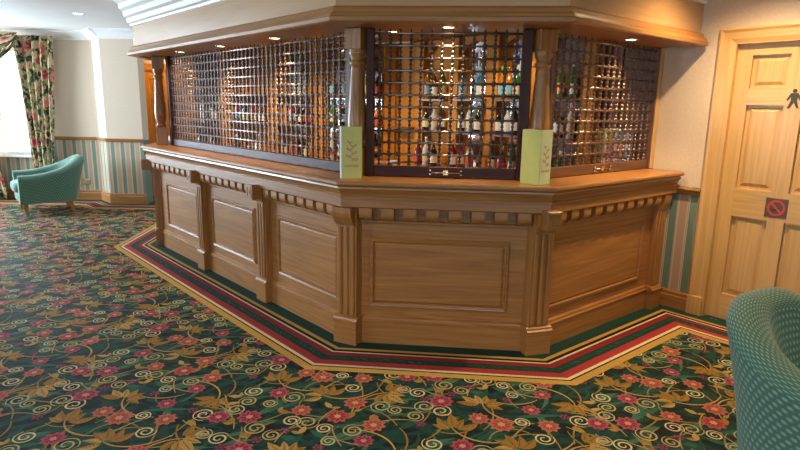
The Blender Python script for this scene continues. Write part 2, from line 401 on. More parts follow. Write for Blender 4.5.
    for k in range(6):
        p = free(0.024)
        if p:
            for j in range(7):
                a = j * 1.05; q = (p[0] + .019 * math.cos(a) * (j > 0), p[1] + .019 * math.sin(a) * (j > 0)); add([(q[0] + .008 * math.cos(b_), q[1] + .008 * math.sin(b_)) for b_ in np.linspace(0, 2 * PI, 7)[:-1]], 0.0021, (0.25, 0.05, 0.12, 1))
    KS = 1.04; tile = [(p * KS, z, c) for p, z, c in tile]; TS *= KS
    # ground
    floor_pts = [(XL - .3, YR - .3), (9.2, YR - .3), (W0[0] + 0.3, W0[1] + 0.3), (0.4, 7.5), (0.4, 11.6), (XL - .3, 11.6)]
    poly(floor_pts, 0.0, (0, 0, 0, 0))
    for ix in range(-9, 5):
        for iy in range(0, 11):
            ox = ix * TS; oy = iy * TS + (TS / 2 if ix % 2 else 0)
            if oy + TS < 0.9 or oy > 9.2: continue
            # outside the cone the frame and a step aside can see
            if oy < 7.5 and (ox > 0.85 * (oy + TS) + 1.6 or ox + TS < -0.9 * (oy + TS) - 1.6): continue
            cxy = v2(ox + TS / 2, oy + TS / 2)
            if (cxy - W0) @ tD > 0.5: continue
            if (cxy - corner(2, -.9)) @ v2(0, 1) > 0 and (cxy - B) @ -v2(tan_(1)[1], -tan_(1)[0]) > 0.9 and cxy[0] > -2.4: continue
            for pts, z, col in tile: poly(pts + (ox, oy), z, col)
    # border bands that run round the bar and on along the door wall
    GR = (0.014, 0.058, 0.048, 1); GR2 = (0.03, 0.10, 0.065, 1); GD = (0.52, 0.33, 0.075, 1); CRM = (0.74, 0.66, 0.44, 1); RD = (0.27, 0.022, 0.03, 1); RD2 = (0.40, 0.045, 0.045, 1); BK = (0.008, 0.01, 0.012, 1)
    BANDS = [(-.40, -.017, GR), (-.017, .013, GD), (.013, .04, BK), (.04, .055, CRM), (.055, .105, RD), (.105, .175, GR), (.175, .235, RD2), (.235, .258, CRM), (.258, .27, BK), (.27, .322, GD)]
    # boundary polyline: Z A B C Q then along the wall, Q = where the bar line meets the line 0.36 m in front of the wall
    wl = 0.13
    # offset along wall measured from the wall: band n -> wall distance n + 0.16
    def wall_pt(n):
        # intersection of CD offset by n with wall offset (n + wl)
        return C + tD * (1.66 - (n + wl)) + nD * n
    def ring(n):
        pts = [Z + v2(-.06, 1) * 1.0 + v2(-1, -.06) * n, corner(1, n), corner(2, n), corner(3, n), wall_pt(n)]
        e = C + tD * (1.66 - (n + wl)) + nD * 6.5
        return pts + [e]
    for j, (n0, n1, col) in enumerate(BANDS):
        r0, r1 = ring(max(n0, -.125) if n0 < -.1 else n0), ring(n1)
        for k in range(5):
            poly([r0[k], r1[k], r1[k + 1], r0[k + 1]], 0.0034 + j * 4e-5, col)
    # leaf flecks in the green band
    for k in range(5):
        r0, r1 = ring(.108), ring(.172); a0, a1 = r0[k], r0[k + 1]; L = np.linalg.norm(a1 - a0); tt = (a1 - a0) / L; no = (r1[k] - r0[k]); no = v2(tt[1], -tt[0]) * .064
        nfl = int(L / .05)
        for q in range(nfl):
            s = (q + rnd.random() * .6) * .05; c = a0 + tt * s + no * rnd.uniform(.15, .35)
            if s + .06 > L: continue
            e = c + tt * rnd.uniform(.03, .06) + no * rnd.uniform(.3, .6); w = v2(-(e - c)[1], (e - c)[0]) * .16
            poly([c, (c + e) / 2 - w, e, (c + e) / 2 + w], 0.0040, GR2 if rnd.random() < .7 else (0.06, 0.14, 0.10, 1))
    # border along the far wall
    for j, (n0, n1, col) in enumerate(BANDS):
        poly([(-8, 9.05 - .1 - n0), (-8, 9.05 - .1 - n1), (-4.74 - .4 * n1, 9.05 - .1 - n1), (-4.74 - .4 * n0, 9.05 - .1 - n0)], 0.0034 + j * 4e-5, col)
        poly([(-4.74 - .4 * n0, 9.05 - .1 - n0), (-4.74 - .4 * n1, 9.05 - .1 - n1), (-4.47 - .4 * n1, 8.78 - .1 - n1), (-4.47 - .4 * n0, 8.78 - .1 - n0)], 0.0034 + j * 4e-5, col)
        poly([(-4.47 - .4 * n0, 8.78 - .1 - n0), (-4.47 - .4 * n1, 8.78 - .1 - n1), (-3.2, 8.78 - .1 - n1), (-3.2, 8.78 - .1 - n0)], 0.0034 + j * 4e-5, col)
    me = bpy.data.meshes.new('floor'); me.from_pydata(V, [], Fc)
    at = me.attributes.new('weave', 'FLOAT_COLOR', 'FACE'); at.data.foreach_set('color', np.array(Cc, np.float32).ravel())
    # faces must look up
    nrm = np.empty(len(me.polygons) * 3, np.float32); me.polygons.foreach_get('normal', nrm)
    bm = bmesh.new(); bm.from_mesh(me)
    for f in bm.faces:
        if f.normal.z < 0: f.normal_flip()
    bm.to_mesh(me); bm.free()
    me.materials.append(M['carpet'])
    setp(place('floor', me), kind='structure')
build_floor()

# ------------------------------------------------------------------ room shell
def shell(name, mb, mats, mw=None, parent=None):
    o = place(name, mb.mesh(name, mats), mw, parent)
    if parent is None: o['kind'] = 'structure'
    return o
mb = MB(); mb.box(XL - .3, 9.2, YR - .3, 11.6, CEIL, CEIL + .1); shell('ceiling', mb, 'ceiling')
DADO = 0.985
# door wall (right)
DS0, DS1, DH = 0.235, 1.03, 2.03
mb = MB()
for (a, b) in ((-3.35, DS0), (DS1, 10.4)):
    mb.box(a, b, 0, .14, 0, DADO, 1); mb.box(a, b, 0, .14, DADO, CEIL, 0)
mb.box(DS0, DS1, 0, .14, DH, CEIL, 0)
shell('wall_right', mb, ['wall', 'stripe'], FW)
# left wall with its far window and the added near one
def wall_with_windows(name, mw, L, wins):
    mb = MB(); x = 0
    for (a, b) in wins:
        mb.box(x, a, 0, .2, 0, DADO, 1); mb.box(x, a, 0, .2, DADO, CEIL, 0)
        mb.box(a, b, 0, .2, 0, WZ0, 1); mb.box(a, b, 0, .2, WZ1, CEIL, 0); x = b
    mb.box(x, L, 0, .2, 0, DADO, 1); mb.box(x, L, 0, .2, DADO, CEIL, 0)
    return shell(name, mb, ['wall', 'stripe'], mw)
_wn = [0]
def window(mw, a, b, nx=3):
    _wn[0] += 1
    o = bpy.data.objects.new('window_%d' % _wn[0], None); COL.objects.link(o); o['kind'] = 'structure'; mo = mw @ T((a + b) / 2, 0, WZ0); o.matrix_local = mo; WM[o] = mo
    w = (b - a) / 2; h = WZ1 - WZ0
    f = MB(); f.box(-w, w, .04, .12, 0, .06); f.box(-w, w, .04, .12, h - .06, h); f.box(-w, -w + .06, .04, .12, .06, h - .06); f.box(w - .06, w, .04, .12, .06, h - .06)
    fr = place('window_frame', f.mesh('window_frame', 'white_paint'), mo, o)
    xs = [-w + .06 + (2 * w - .12) * i / nx for i in range(nx + 1)]
    for i in range(1, nx):
        g = MB(); g.box(xs[i] - .02, xs[i] + .02, .05, .11, .06, h - .06); place('glazing_bar', g.mesh('glazing_bar', 'white_paint'), mo, o)
    for i in range(nx):
        e0 = .02 if i else 0; e1 = .02 if i < nx - 1 else 0
        g = MB(); g.box(xs[i] + e0, xs[i + 1] - e1, .075, .081, .06, h - .06); place('pane', g.mesh('pane', 'glass'), mo, o)
    s = MB(); s.box(-w - .05, w + .05, -.06, .04, -.035, 0); place('window_sill', s.mesh('window_sill', 'white_paint'), mo, o, .005)
    return o
ML = frame((XL, YR), (0, 1))     # left wall: x along +y, inward... y axis points to -x
wall_with_windows('wall_left', ML, 15.0, [(a - YR, b - YR) for a, b in WIN_LEFT])
for a, b in WIN_LEFT: window(ML, a - YR, b - YR)
MR = frame((9.2, YR), (-1, 0))   # rear wall, behind the camera
wall_with_windows('wall_rear', MR, 17.2, sorted((9.2 - b, 9.2 - a) for a, b in WIN_REAR))
for a, b in WIN_REAR: window(MR, 9.2 - b, 9.2 - a)
MFw = frame((XL, YF), (1, 0))    # far wall with curtains
Lf = -4.78 - XL
wall_with_windows('wall_back', MFw, Lf, [(WIN_FAR[0] - XL, WIN_FAR[1] - XL)])
window(MFw, WIN_FAR[0] - XL, WIN_FAR[1] - XL, 2)
# splayed corner and chimney-breast like front
MSp = frame((-4.78, YF), (0.29, -0.30)); Ls = math.hypot(.29, .30)
mb = MB(); mb.box(0, Ls, 0, .2, 0, DADO, 1); mb.box(0, Ls, 0, .2, DADO, CEIL, 0); shell('wall_splay', mb, ['wall', 'stripe'], MSp)
MCo = frame((-4.49, 8.85), (1, -0.03)); Lc = 0.56
mb = MB(); mb.box(0, Lc, 0, .2, 0, DADO, 1); mb.box(0, Lc, 0, .2, DADO, CEIL, 0); shell('wall_pier', mb, ['wall', 'stripe'], MCo)
# passage behind the pier with an amber panelled door
mb = MB(); mb.box(-4.6, -4.36, 9.95, 10.1, 0, CEIL); mb.box(-4.36, -3.56, 9.95, 10.1, 2.08, CEIL); mb.box(-3.56, 0.4, 9.95, 10.1, 0, CEIL); mb.box(-4.75, -4.6, 9.1, 10.1, 0, CEIL); shell('wall_passage', mb, ['wall'])

def baseboard(name, mw, x0, x1, h=.16):
    mb = MB(); mb.extr_x([(0, 0), (0, h), (-.012, h), (-.018, h - .012), (-.018, h - .035), (-.024, h - .045), (-.024, 0)], x0, x1); return shell(name, mb, 'oak_x', mw)
def rail(name, mw, x0, x1, z=DADO):
    mb = MB(); mb.extr_x([(0, z - .035), (0, z + .02), (-.03, z + .02), (-.034, z + .008), (-.02, z - .002), (-.018, z - .018), (-.01, z - .035)], x0, x1); return shell(name, mb, 'oak_x', mw)
baseboard('baseboard_back', MFw, 0, Lf); baseboard('baseboard_splay', MSp, -.01, Ls + .01); baseboard('baseboard_pier', MCo, -.01, Lc)
baseboard('baseboard_left', ML, 0, 12.75); baseboard('baseboard_right', FW, -.16, .125, .145); baseboard('baseboard_far_right', FW, 1.14, 10)
_tn = [0]
def trim(fn, *a, **k): _tn[0] += 1; return fn('trim_%d' % _tn[0], *a, **k)
trim(rail, MFw, 0, .93); trim(rail, MFw, 2.43, Lf); trim(rail, MSp, -.01, Ls + .01); trim(rail, MCo, -.01, Lc)
trim(rail, FW, -.2, .125, z=.955); trim(rail, FW, 1.14, 10, z=.955)
def crown(name, mw, x0, x1, s=1.0):
    mb = MB(); p = [(0, CEIL - .13 * s), (0, CEIL), (-.13 * s, CEIL), (-.13 * s, CEIL - .015), (-.11 * s, CEIL - .03), (-.075 * s, CEIL - .055 * s), (-.045 * s, CEIL - .085 * s), (-.02 * s, CEIL - .11 * s), (-.02 * s, CEIL - .13 * s)]
    mb.extr_x(p, x0, x1); return shell(name, mb, 'white_paint', mw)
trim(crown, MFw, 0, Lf); trim(crown, MSp, 0, Ls); trim(crown, MCo, 0, Lc)

# ------------------------------------------------------------------ door on the right wall
def six_panel_door(name, mw, w, h, mats, recess=.03, sym=True):
    o = bpy.data.objects.new(name, None); COL.objects.link(o); o['kind'] = 'structure'; o.matrix_local = mw; WM[o] = mw
    st, mid = .105, .105
    xs = [(st, w / 2 - mid / 2), (w / 2 + mid / 2, w - st)]
    zs = [(.205, .805), (1.01, 1.605), (1.72, 1.945)]
    y0 = recess
    mb = MB()
    mb.box(0, st, y0, y0 + .04, .008, h); mb.box(w - st, w, y0, y0 + .04, .008, h); mb.box(w / 2 - mid / 2, w / 2 + mid / 2, y0, y0 + .04, .008, h)
    place('door_stiles', mb.mesh('door_stiles', mats[1]), mw, o)
    mb = MB()
    for (a, b) in xs:
        for (z0, z1) in ((.008, .205), (.805, 1.01), (1.605, 1.72), (1.945, h)): mb.box(a, b, y0, y0 + .04, z0, z1)
    place('door_rails', mb.mesh('door_rails', mats[0]), mw, o)
    for (a, b) in xs:
        for (z0, z1) in zs:
            mb = MB(); e = .02; yb, yf = y0 + .026, y0 + .014
            vs = [(a, yb, z0), (b, yb, z0), (b, yb, z1), (a, yb, z1), (a + e, yb, z0 + e), (b - e, yb, z0 + e), (b - e, yb, z1 - e), (a + e, yb, z1 - e), (a + 2.2 * e, yf, z0 + 2.2 * e), (b - 2.2 * e, yf, z0 + 2.2 * e), (b - 2.2 * e, yf, z1 - 2.2 * e), (a + 2.2 * e, yf, z1 - 2.2 * e)]
            fs = [(0, 1, 5, 4), (1, 2, 6, 5), (2, 3, 7, 6), (3, 0, 4, 7), (4, 5, 9, 8), (5, 6, 10, 9), (6, 7, 11, 10), (7, 4, 8, 11), (8, 9, 10, 11)]
            mb.add(vs, fs); place('door_panel', mb.mesh('door_panel', mats[1]), mw, o)
    return o
DM = FW @ T(DS0 + .005, 0, 0)
six_panel_door('door_1', DM, DS1 - DS0 - .01, DH - .006, ('pine_x', 'pine_z'))
def casing(name, mw, a, b, h, w=.105, mats=('pine_x', 'pine_z')):
    prof = [(0, 0), (-.030, 0), (-.034, .012), (-.026, .03), (-.022, .075), (-.014, .1), (-.012, w), (0, w)]    # (y, distance from outer edge)
    o = bpy.data.objects.new(name, None); COL.objects.link(o); o['kind'] = 'structure'; o.matrix_local = mw; WM[o] = mw
    for s in (0, 1):
        mb = MB(); vs = []
        for z_end in (0, 1):
            for (y, d) in prof:
                x = (a - w + d) if s == 0 else (b + w - d)
                vs.append((x, y, 0 if z_end == 0 else h + w - d))
        n = len(prof); fs = [(i, (i + 1) % n, n + (i + 1) % n, n + i) for i in range(n)] + [tuple(range(n)), tuple(range(n, 2 * n))]
        mb.add(vs, fs); place('jamb_casing', mb.mesh('jamb_casing', mats[1]), mw, o)
        mb = MB(); x0 = a if s == 0 else b - .012; mb.box(x0, x0 + .012, -.012, .1, 0, h); place('jamb_lining', mb.mesh('jamb_lining', mats[1]), mw, o)
        mb = MB(); xa = a - w - .004 if s == 0 else b; mb.box(xa, xa + w + .004, -.036, 0, 0, .15); place('plinth_block', mb.mesh('plinth_block', mats[1]), mw, o, .003)
    mb = MB(); n = len(prof)
    vs = [(a - w + d, y, h + w - d) for y, d in prof] + [(b + w - d, y, h + w - d) for y, d in prof]
    mb.add(vs, [(i, (i + 1) % n, n + (i + 1) % n, n + i) for i in range(n)]); place('head_casing', mb.mesh('head_casing', mats[0]), mw, o)
    mb = MB(); mb.box(a, b, -.012, .1, h - .006, h + .006); place('head_lining', mb.mesh('head_lining', mats[0]), mw, o)
    return o
trim(casing, FW, DS0, DS1, DH)

# the man symbol and the no smoking sign on the door
def man_symbol():
    mw = FW @ T(.635, .03, 1.588); t = thing('toilet_symbol', mw, 'small dark cut-out figure of a man fixed high on the pine door', 'sign')
    mb = MB(); th = -.006
    def flat(pts): mb.add([(x, 0, z) for x, z in pts] + [(x, th, z) for x, z in pts], [tuple(range(len(pts))), tuple(range(len(pts), 2 * len(pts)))] + [(i, (i + 1) % len(pts), len(pts) + (i + 1) % len(pts), len(pts) + i) for i in range(len(pts))])
    k = 1.0
    flat([(-.02, .098), (.02, .098), (.025, .092), (.045, .052), (.036, .048), (.019, .076), (.017, .05), (.034, 0), (.021, 0), (0, .044), (-.021, 0), (-.034, 0), (-.017, .05), (-.019, .076), (-.036, .048), (-.045, .052), (-.025, .092)])
    place('figure_body', mb.mesh('figure_body', 'sign_dark'), mw, t)
    mb = MB(); flat([(.0125 * math.cos(a), .113 + .0125 * math.sin(a)) for a in np.linspace(0, 2 * PI, 17)[:-1]]); place('figure_head', mb.mesh('figure_head', 'sign_dark'), mw, t)
M['sign_dark'] = plain('dark_bronze', (0.06, 0.055, 0.03), 0.4, 0.3)
man_symbol()
def no_smoking():
    M['sign_brown'] = plain('sign_brown', (0.10, 0.065, 0.035), 0.4); M['sign_red'] = plain('sign_red', (0.55, 0.05, 0.04), 0.4)
    mw = FW @ T(.626, .03, .835); t = thing('no_smoking_sign', mw, 'square brown no smoking sign with red circle on the pine door', 'sign')
    mb = MB(); mb.box(-.07, .07, -.004, 0, 0, .135); place('sign_plate', mb.mesh('sign_plate', 'sign_brown'), mw, t, .0015)
    mb = MB(); K = 32; ro, ri = .056, .043; vs = []
    for r in (ro, ri):
        for k in range(K): a = 2 * PI * k / K; vs.append((r * math.cos(a), -.0055, .0675 + r * math.sin(a)))
    fs = [(k, (k + 1) % K, K + (k + 1) % K, K + k) for k in range(K)]
    mb.add(vs, fs); c = math.cos(PI / 4)
    mb.add([(-ri * c - .005, -.0056, .0675 + ri * c - .005), (-ri * c + .005, -.0056, .0675 + ri * c + .005), (ri * c + .005, -.0056, .0675 - ri * c + .005), (ri * c - .005, -.0056, .0675 - ri * c - .005)], [(0, 1, 2, 3)])
    place('prohibition_ring', mb.mesh('prohibition_ring', 'sign_red'), mw, t)
    mb = MB(); mb.box(-.032, .022, -.005, -.003, .047, .057); mb.box(.0, .022, -.005, -.003, .058, .072); place('cigarette_mark', mb.mesh('cigarette_mark', 'black'), mw, t)
no_smoking()

# amber door down the passage
MD2 = frame((-4.36, 9.97), (1, 0))
six_panel_door('door_2', MD2, .80, 2.07, ('amber_x', 'amber_z'), .0)
trim(casing, frame((0, 9.95), (1, 0)), -4.36, -3.56, 2.08, mats=('amber_x', 'amber_z'))

# ------------------------------------------------------------------ the bar front
SK, BD = -.12, -.14          # skirting face, board face (n)
bar = thing('bar_counter', T(*corner(2, -.5), 0), 'long oak panelled bar counter front with angled corners and corbels', 'bar')
for i in range(4):
    mb = MB(); sweep(mb, i, [(BD, 0), (BD, 1.0), (BD - .03, 1.0), (BD - .03, 0)]); place('face_board', mb.mesh('face_board', 'oak_x'), FR[i], bar)
    mb = MB(); sweep(mb, i, [(SK, 0.002), (SK, .15), (BD + .001, .15), (BD + .001, .002)]); place('skirting', mb.mesh('skirting', 'oak_x'), FR[i], bar)
    mb = MB(); sweep(mb, i, [(SK + .006, .15), (SK + .008, .162), (SK - .002, .17), (SK - .004, .182), (BD + .004, .19), (BD, .19), (BD, .15)]); place('skirting_moulding', mb.mesh('skirting_moulding', 'oak_x'), FR[i], bar)
    mb = MB(); sweep(mb, i, [(-.02, 1.062), (-.018, 1.05), (-.03, 1.035), (-.042, 1.018), (-.046, 1.0), (-.036, .998), (-.036, .985), (-.044, .982), (-.044, .934), (-.055, .925), (BD, .925), (BD, 1.062)]); place('cornice_moulding', mb.mesh('cornice_moulding', 'oak_x'), FR[i], bar)
    mb = MB(); sweep(mb, i, [(BD + .012, .822), (BD + .012, .834), (BD, .84), (BD, .815), (BD + .006, .815)]); place('frieze_bead', mb.mesh('frieze_bead', 'oak_x'), FR[i], bar)
# corbel-shaped dentils
dp = [(.14, .925), (.052, .925), (.052, .888)] + [(.052 + .075 * (1 - math.cos(a)), .888 - .05 * math.sin(a)) for a in np.linspace(.3, PI / 2, 5)] + [(.14, .838)]
md = MB().extr_x(dp, -.041, .041).mesh('dentil', 'oak_z')
def dentils(i, u0, u1, n):
    for k in range(n):
        place('dentil', md, FR[i] @ T(u0 + (u1 - u0) * (k + .5) / n, 0, 0), bar)
dentils(0, .05, .46, 3)
dentils(1, .12, 1.20, 8); dentils(1, 1.38, 2.38, 8); dentils(1, 2.56, 3.53, 8)
dentils(2, .10, 1.225, 8); dentils(3, .09, 1.44, 10)
# panels
def panel(i, u0, u1, z0, z1):
    y = -BD
    mb = MB(); w = .034; prof = [(0, 0), (.004, .010), (.010, .014), (.017, .012), (.022, .018), (.028, .016), (w, .003)]    # (inset, height)
    rings = []
    for (d, h) in prof: rings.append([(u0 + d, y - h, z0 + d), (u1 - d, y - h, z0 + d), (u1 - d, y - h, z1 - d), (u0 + d, y - h, z1 - d)])
    vs = [p for r in rings for p in r]; fs = [(r * 4 + k, r * 4 + (k + 1) % 4, (r + 1) * 4 + (k + 1) % 4, (r + 1) * 4 + k) for r in range(len(prof) - 1) for k in range(4)]
    f = MB(); e = w; g = .012
    f.add([(u0 + e, y - .001, z0 + e), (u1 - e, y - .001, z0 + e), (u1 - e, y - .001, z1 - e), (u0 + e, y - .001, z1 - e), (u0 + e + g, y - .008, z0 + e + g), (u1 - e - g, y - .008, z0 + e + g), (u1 - e - g, y - .008, z1 - e - g), (u0 + e + g, y - .008, z1 - e - g)],
          [(0, 1, 5, 4), (1, 2, 6, 5), (2, 3, 7, 6), (3, 0, 4, 7), (4, 5, 6, 7)])
    p = place('panel', f.mesh('panel', 'oak_x'), FR[i], bar)
    mb.add(vs, fs); place('panel_moulding', mb.mesh('panel_moulding', 'oak_x'), FR[i], p)
Z0P, Z1P = .255, .725
panel(1, .32, 1.14, Z0P, Z1P); panel(1, 1.45, 2.28, Z0P, Z1P); panel(1, 2.64, 3.455, Z0P, Z1P)
panel(2, .185, 1.085, Z0P, Z1P); panel(3, .14, 1.335, Z0P, Z1P); panel(0, .06, .42, Z0P, Z1P)
# pilasters
def pilaster(mw, w, n0, block, depth=.1):
    """mw: frame whose y=0 is the counter edge; n0 = shaft face"""
    y = -n0; h = w / 2
    mb = MB(); mb.box(-h, h, y, y + depth, .19, .93); p = place('pilaster', mb.mesh('pilaster', 'oak_z'), mw, bar, .004)
    for k in (-1, 0, 1):
        r = MB(); c = k * w * .31; r.extr_x([(y - .012, 0), (y + .002, -.012)], 0, 1) if False else r.box(c - w * .105, c + w * .105, y - .013, y, .20, .80); place('shaft_rib', r.mesh('shaft_rib', 'oak_z'), mw, p, .006)
    mb = MB(); hb = h + .012; mb.box(-hb, hb, y - .024, y + depth, .002, .152); place('plinth_block', mb.mesh('plinth_block', 'oak_x'), mw, p, .003)
    mb = MB(); mb.extr_x([(y - .03, .152), (y - .032, .164), (y - .022, .172), (y - .018, .184), (y - .004, .192), (y + depth, .192), (y + depth, .152)], -hb - .004, hb + .004); place('plinth_cap', mb.mesh('plinth_cap', 'oak_x'), mw, p)
    # scrolled corbel at the head
    top = .925; yo = .05
    mb = MB(); q = [(y + .01, top), (yo, top), (yo, top - .035)] + [(yo + (y - .012 - yo) * s, top - .035 - .085 * (s ** 0.6 if s < .5 else .66 + (s - .5) * .68)) for s in np.linspace(.1, 1, 7)] + [(y - .012, top - .13), (y + .01, top - .14)]
    mb.extr_x(q, -h + .006, h - .006); cb = place('corbel', mb.mesh('corbel', 'oak_z'), mw, p)
    if block:
        s = .05
        mb = MB(); mb.box(-s, s, -.006, yo + .03, .835, .952); bl = place('carved_block', mb.mesh('carved_block', 'oak_x'), mw, p, .004)
        mb = MB(); 
        for (a, b, c, d) in ((-.034, .034, .85, .858), (-.034, .034, .93, .938), (-.034, -.027, .858, .93), (.027, .034, .858, .93)): mb.box(a, b, -.010, -.006, c, d)
        mb.box(-.012, .012, -.011, -.006, .882, .906)
        for o_ in (mb,): pass
        place('carving', mb.mesh('carving', 'oak_x'), mw, p)
def bi(i): return cframe(i, 0)
pilaster(bi(1), .15, -.115, True); pilaster(bi(2), .15, -.112, False); pilaster(bi(3), .15, -.106, True)
for u in (1.295, 2.47): pilaster(FR[1] @ T(u, 0, 0), .13, -.09, True)
pilaster(FR[3] @ T(1.515, 0, 0), .12, -.09, False)

# ------------------------------------------------------------------ countertop
ct = thing('countertop', T(*corner(2, -.3), 1.065), 'polished oak countertop running around the bar with rounded nosing', 'countertop')
nose = [(-.62, 1.065), (-.62, 1.10), (-.012, 1.10), (-.004, 1.097), (0, 1.09), (0, 1.078), (-.006, 1.07), (-.014, 1.0655)]
for i in range(4):
    mb = MB(); sweep(mb, i, nose); place('counter_section', mb.mesh('counter_section', 'oak_x'), FR[i], ct)

# ------------------------------------------------------------------ canopy above
ZS = 2.03
can = thing('bar_canopy', T(*corner(2, -.3), ZS), 'oak fascia canopy hung from the ceiling above the bar counter', 'canopy')
for i in range(4):
    mb = MB(); sweep(mb, i, [(0, ZS + .07), (0, CEIL - .002), (-.04, CEIL - .002), (-.04, ZS + .03)]); place('fascia', mb.mesh('fascia', 'fascia_oak'), FR[i], can)
    mb = MB(); sweep(mb, i, [(-.04, ZS - .012), (.05, ZS - .012), (.062, ZS - .004), (.062, ZS + .018), (.05, ZS + .026), (.045, ZS + .045), (.028, ZS + .05), (.024, ZS + .072), (.008, ZS + .085), (0, ZS + .085), (-.04, ZS + .03)]); place('fascia_moulding', mb.mesh('fascia_moulding', 'oak_x'), FR[i], can)
    mb = MB(); sweep(mb, i, [(-.04, ZS), (-.04, ZS + .02), (-.42, ZS + .02), (-.42, ZS)]); place('soffit', mb.mesh('soffit', 'oak_x'), FR[i], can)
    mb = MB(); sweep(mb, i, [(0, 2.315), (.018, 2.315), (.022, 2.33), (.04, 2.345), (.045, 2.385), (.07, 2.405), (.075, 2.45), (.105, 2.475), (.11, 2.52), (.145, 2.55), (.15, CEIL - .003), (0, CEIL - .003)]); place('crown_moulding', mb.mesh('crown_moulding', 'white_paint'), FR[i], can)
# dark ceiling over the serving side
mb = MB(); pts = [tuple(corner(1, -.4)), tuple(corner(2, -.4)), tuple(corner(3, -.4)), tuple(W0 + v2(0, 0) - nD * .35), (0.115, 7.05), (-2.6, 7.30)]
mb.prism(pts, 2.28, 2.30); place('inner_ceiling', mb.mesh('inner_ceiling', 'oak_x'), None, can)

# downlights set in the soffit
def downlight(x, y, z, label, group, r=.035, power=None, target=None, color=WARM, angle=95, blend=.5):
    mw = T(x, y, z); t = thing('downlight', mw, label, 'downlight', group)
    mb = MB(); mb.lathe([(r, -.001), (r + .012, -.004), (r + .014, 0), (r + .014, .004), (r, .004)], 20, cap=False); place('bezel', mb.mesh('bezel', 'chrome'), mw, t)
    mb = MB(); mb.lathe([(r * .96, .0), (r * .9, .004)], 20); place('lamp_lens', mb.mesh('lamp_lens', 'lamp'), mw, t)
    if power:
        spot('downlight_beam', (x, y, z - .012), target or (x, y, z - 1), power, color, angle, blend, .03)
def face_pt(i, u, n): p = FR[i] @ Vector((u, -n, 0)); return p.x, p.y
for (i, u, n, pw, lab) in ((1, .78, -.19, 20, 'small round downlight in the canopy soffit nearest the left turned post'), (1, 1.65, -.195, 20, 'small round downlight in the canopy soffit midway along the long side'), (1, 2.555, -.205, 24, 'small round downlight in the canopy soffit above the long grille near the corner post'),
                     (2, .65, -.235, 30, 'small round downlight in the soffit above the middle grille'), (3, .974, -.175, 30, 'small round downlight in the soffit above the grille beside the door')):
    x, y = face_pt(i, u, n); downlight(x, y, ZS - .001, lab, 'canopy downlights', power=pw)

# ceiling downlights of the room: one in view, the rest behind and beside the camera
downlight(-3.95, 7.36, CEIL - .001, 'round white recessed ceiling light near the curtained window', 'ceiling downlights', .05, 25)
_dl = W0 + nD * .53 - tD * .62
for (x, y, pw, lab) in ((_dl[0], _dl[1], 165, 'round recessed ceiling light in front of the pine door'), (1.6, 0.4, 85, 'round recessed ceiling light over the near armchair'), (3.6, 0.8, 40, 'round recessed ceiling light nearest the door wall behind the armchair'), (-1.2, 1.4, 85, 'round recessed ceiling light above the open carpet in front of the bar'), (-4.2, 3.2, 25, 'round recessed ceiling light over the carpet toward the left windows')):
    downlight(x, y, CEIL - .001, lab, 'ceiling downlights', .05, pw, angle=125 if pw < 150 else 138, blend=.5 if pw < 150 else 1.0)
downlight(-3.9, 9.45, CEIL - .001, 'added unseen ceiling light that brightens the amber door in the passage', 'ceiling downlights', .05, 40, angle=140)  # unseen warm lamp, added in the passage to brighten the amber door

# ------------------------------------------------------------------ turned posts
POSTX = {1: -.05, 2: -.047, 3: .042}
def post(i, label):
    mw = cframe(i, -.205) @ T(POSTX[i], .005 if i == 1 else .10, 1.10); t = thing('turned_post', mw, label, 'post', 'turned oak posts on the counter')
    mb = MB(); mb.box(-.058, .058, -.058, .058, 0, .19); place('base_block', mb.mesh('base_block', 'oak_z'), mw, t, .004)
    pr = [(.05, .19), (.056, .20), (.056, .212), (.044, .222), (.046, .235), (.058, .27), (.0635, .32), (.063, .37), (.058, .44), (.052, .52), (.047, .60), (.043, .67), (.041, .70), (.049, .708), (.051, .718), (.049, .728), (.040, .736), (.042, .75), (.053, .772), (.055, .785), (.05, .797), (.052, .80)]
    mb = MB(); mb.lathe(pr, 24); place('turned_shaft', mb.mesh('turned_shaft', 'oak_z'), mw, t)
    mb = MB(); mb.box(-.06, .06, -.06, .06, .80, ZS - 1.10 - .001); place('head_block', mb.mesh('head_block', 'oak_z'), mw, t, .004)
post(1, 'turned oak post at the far left corner of the bar'); post(2, 'turned oak post between the long grille and the middle grille'); post(3, 'turned oak post beside the right edge of the middle grille')

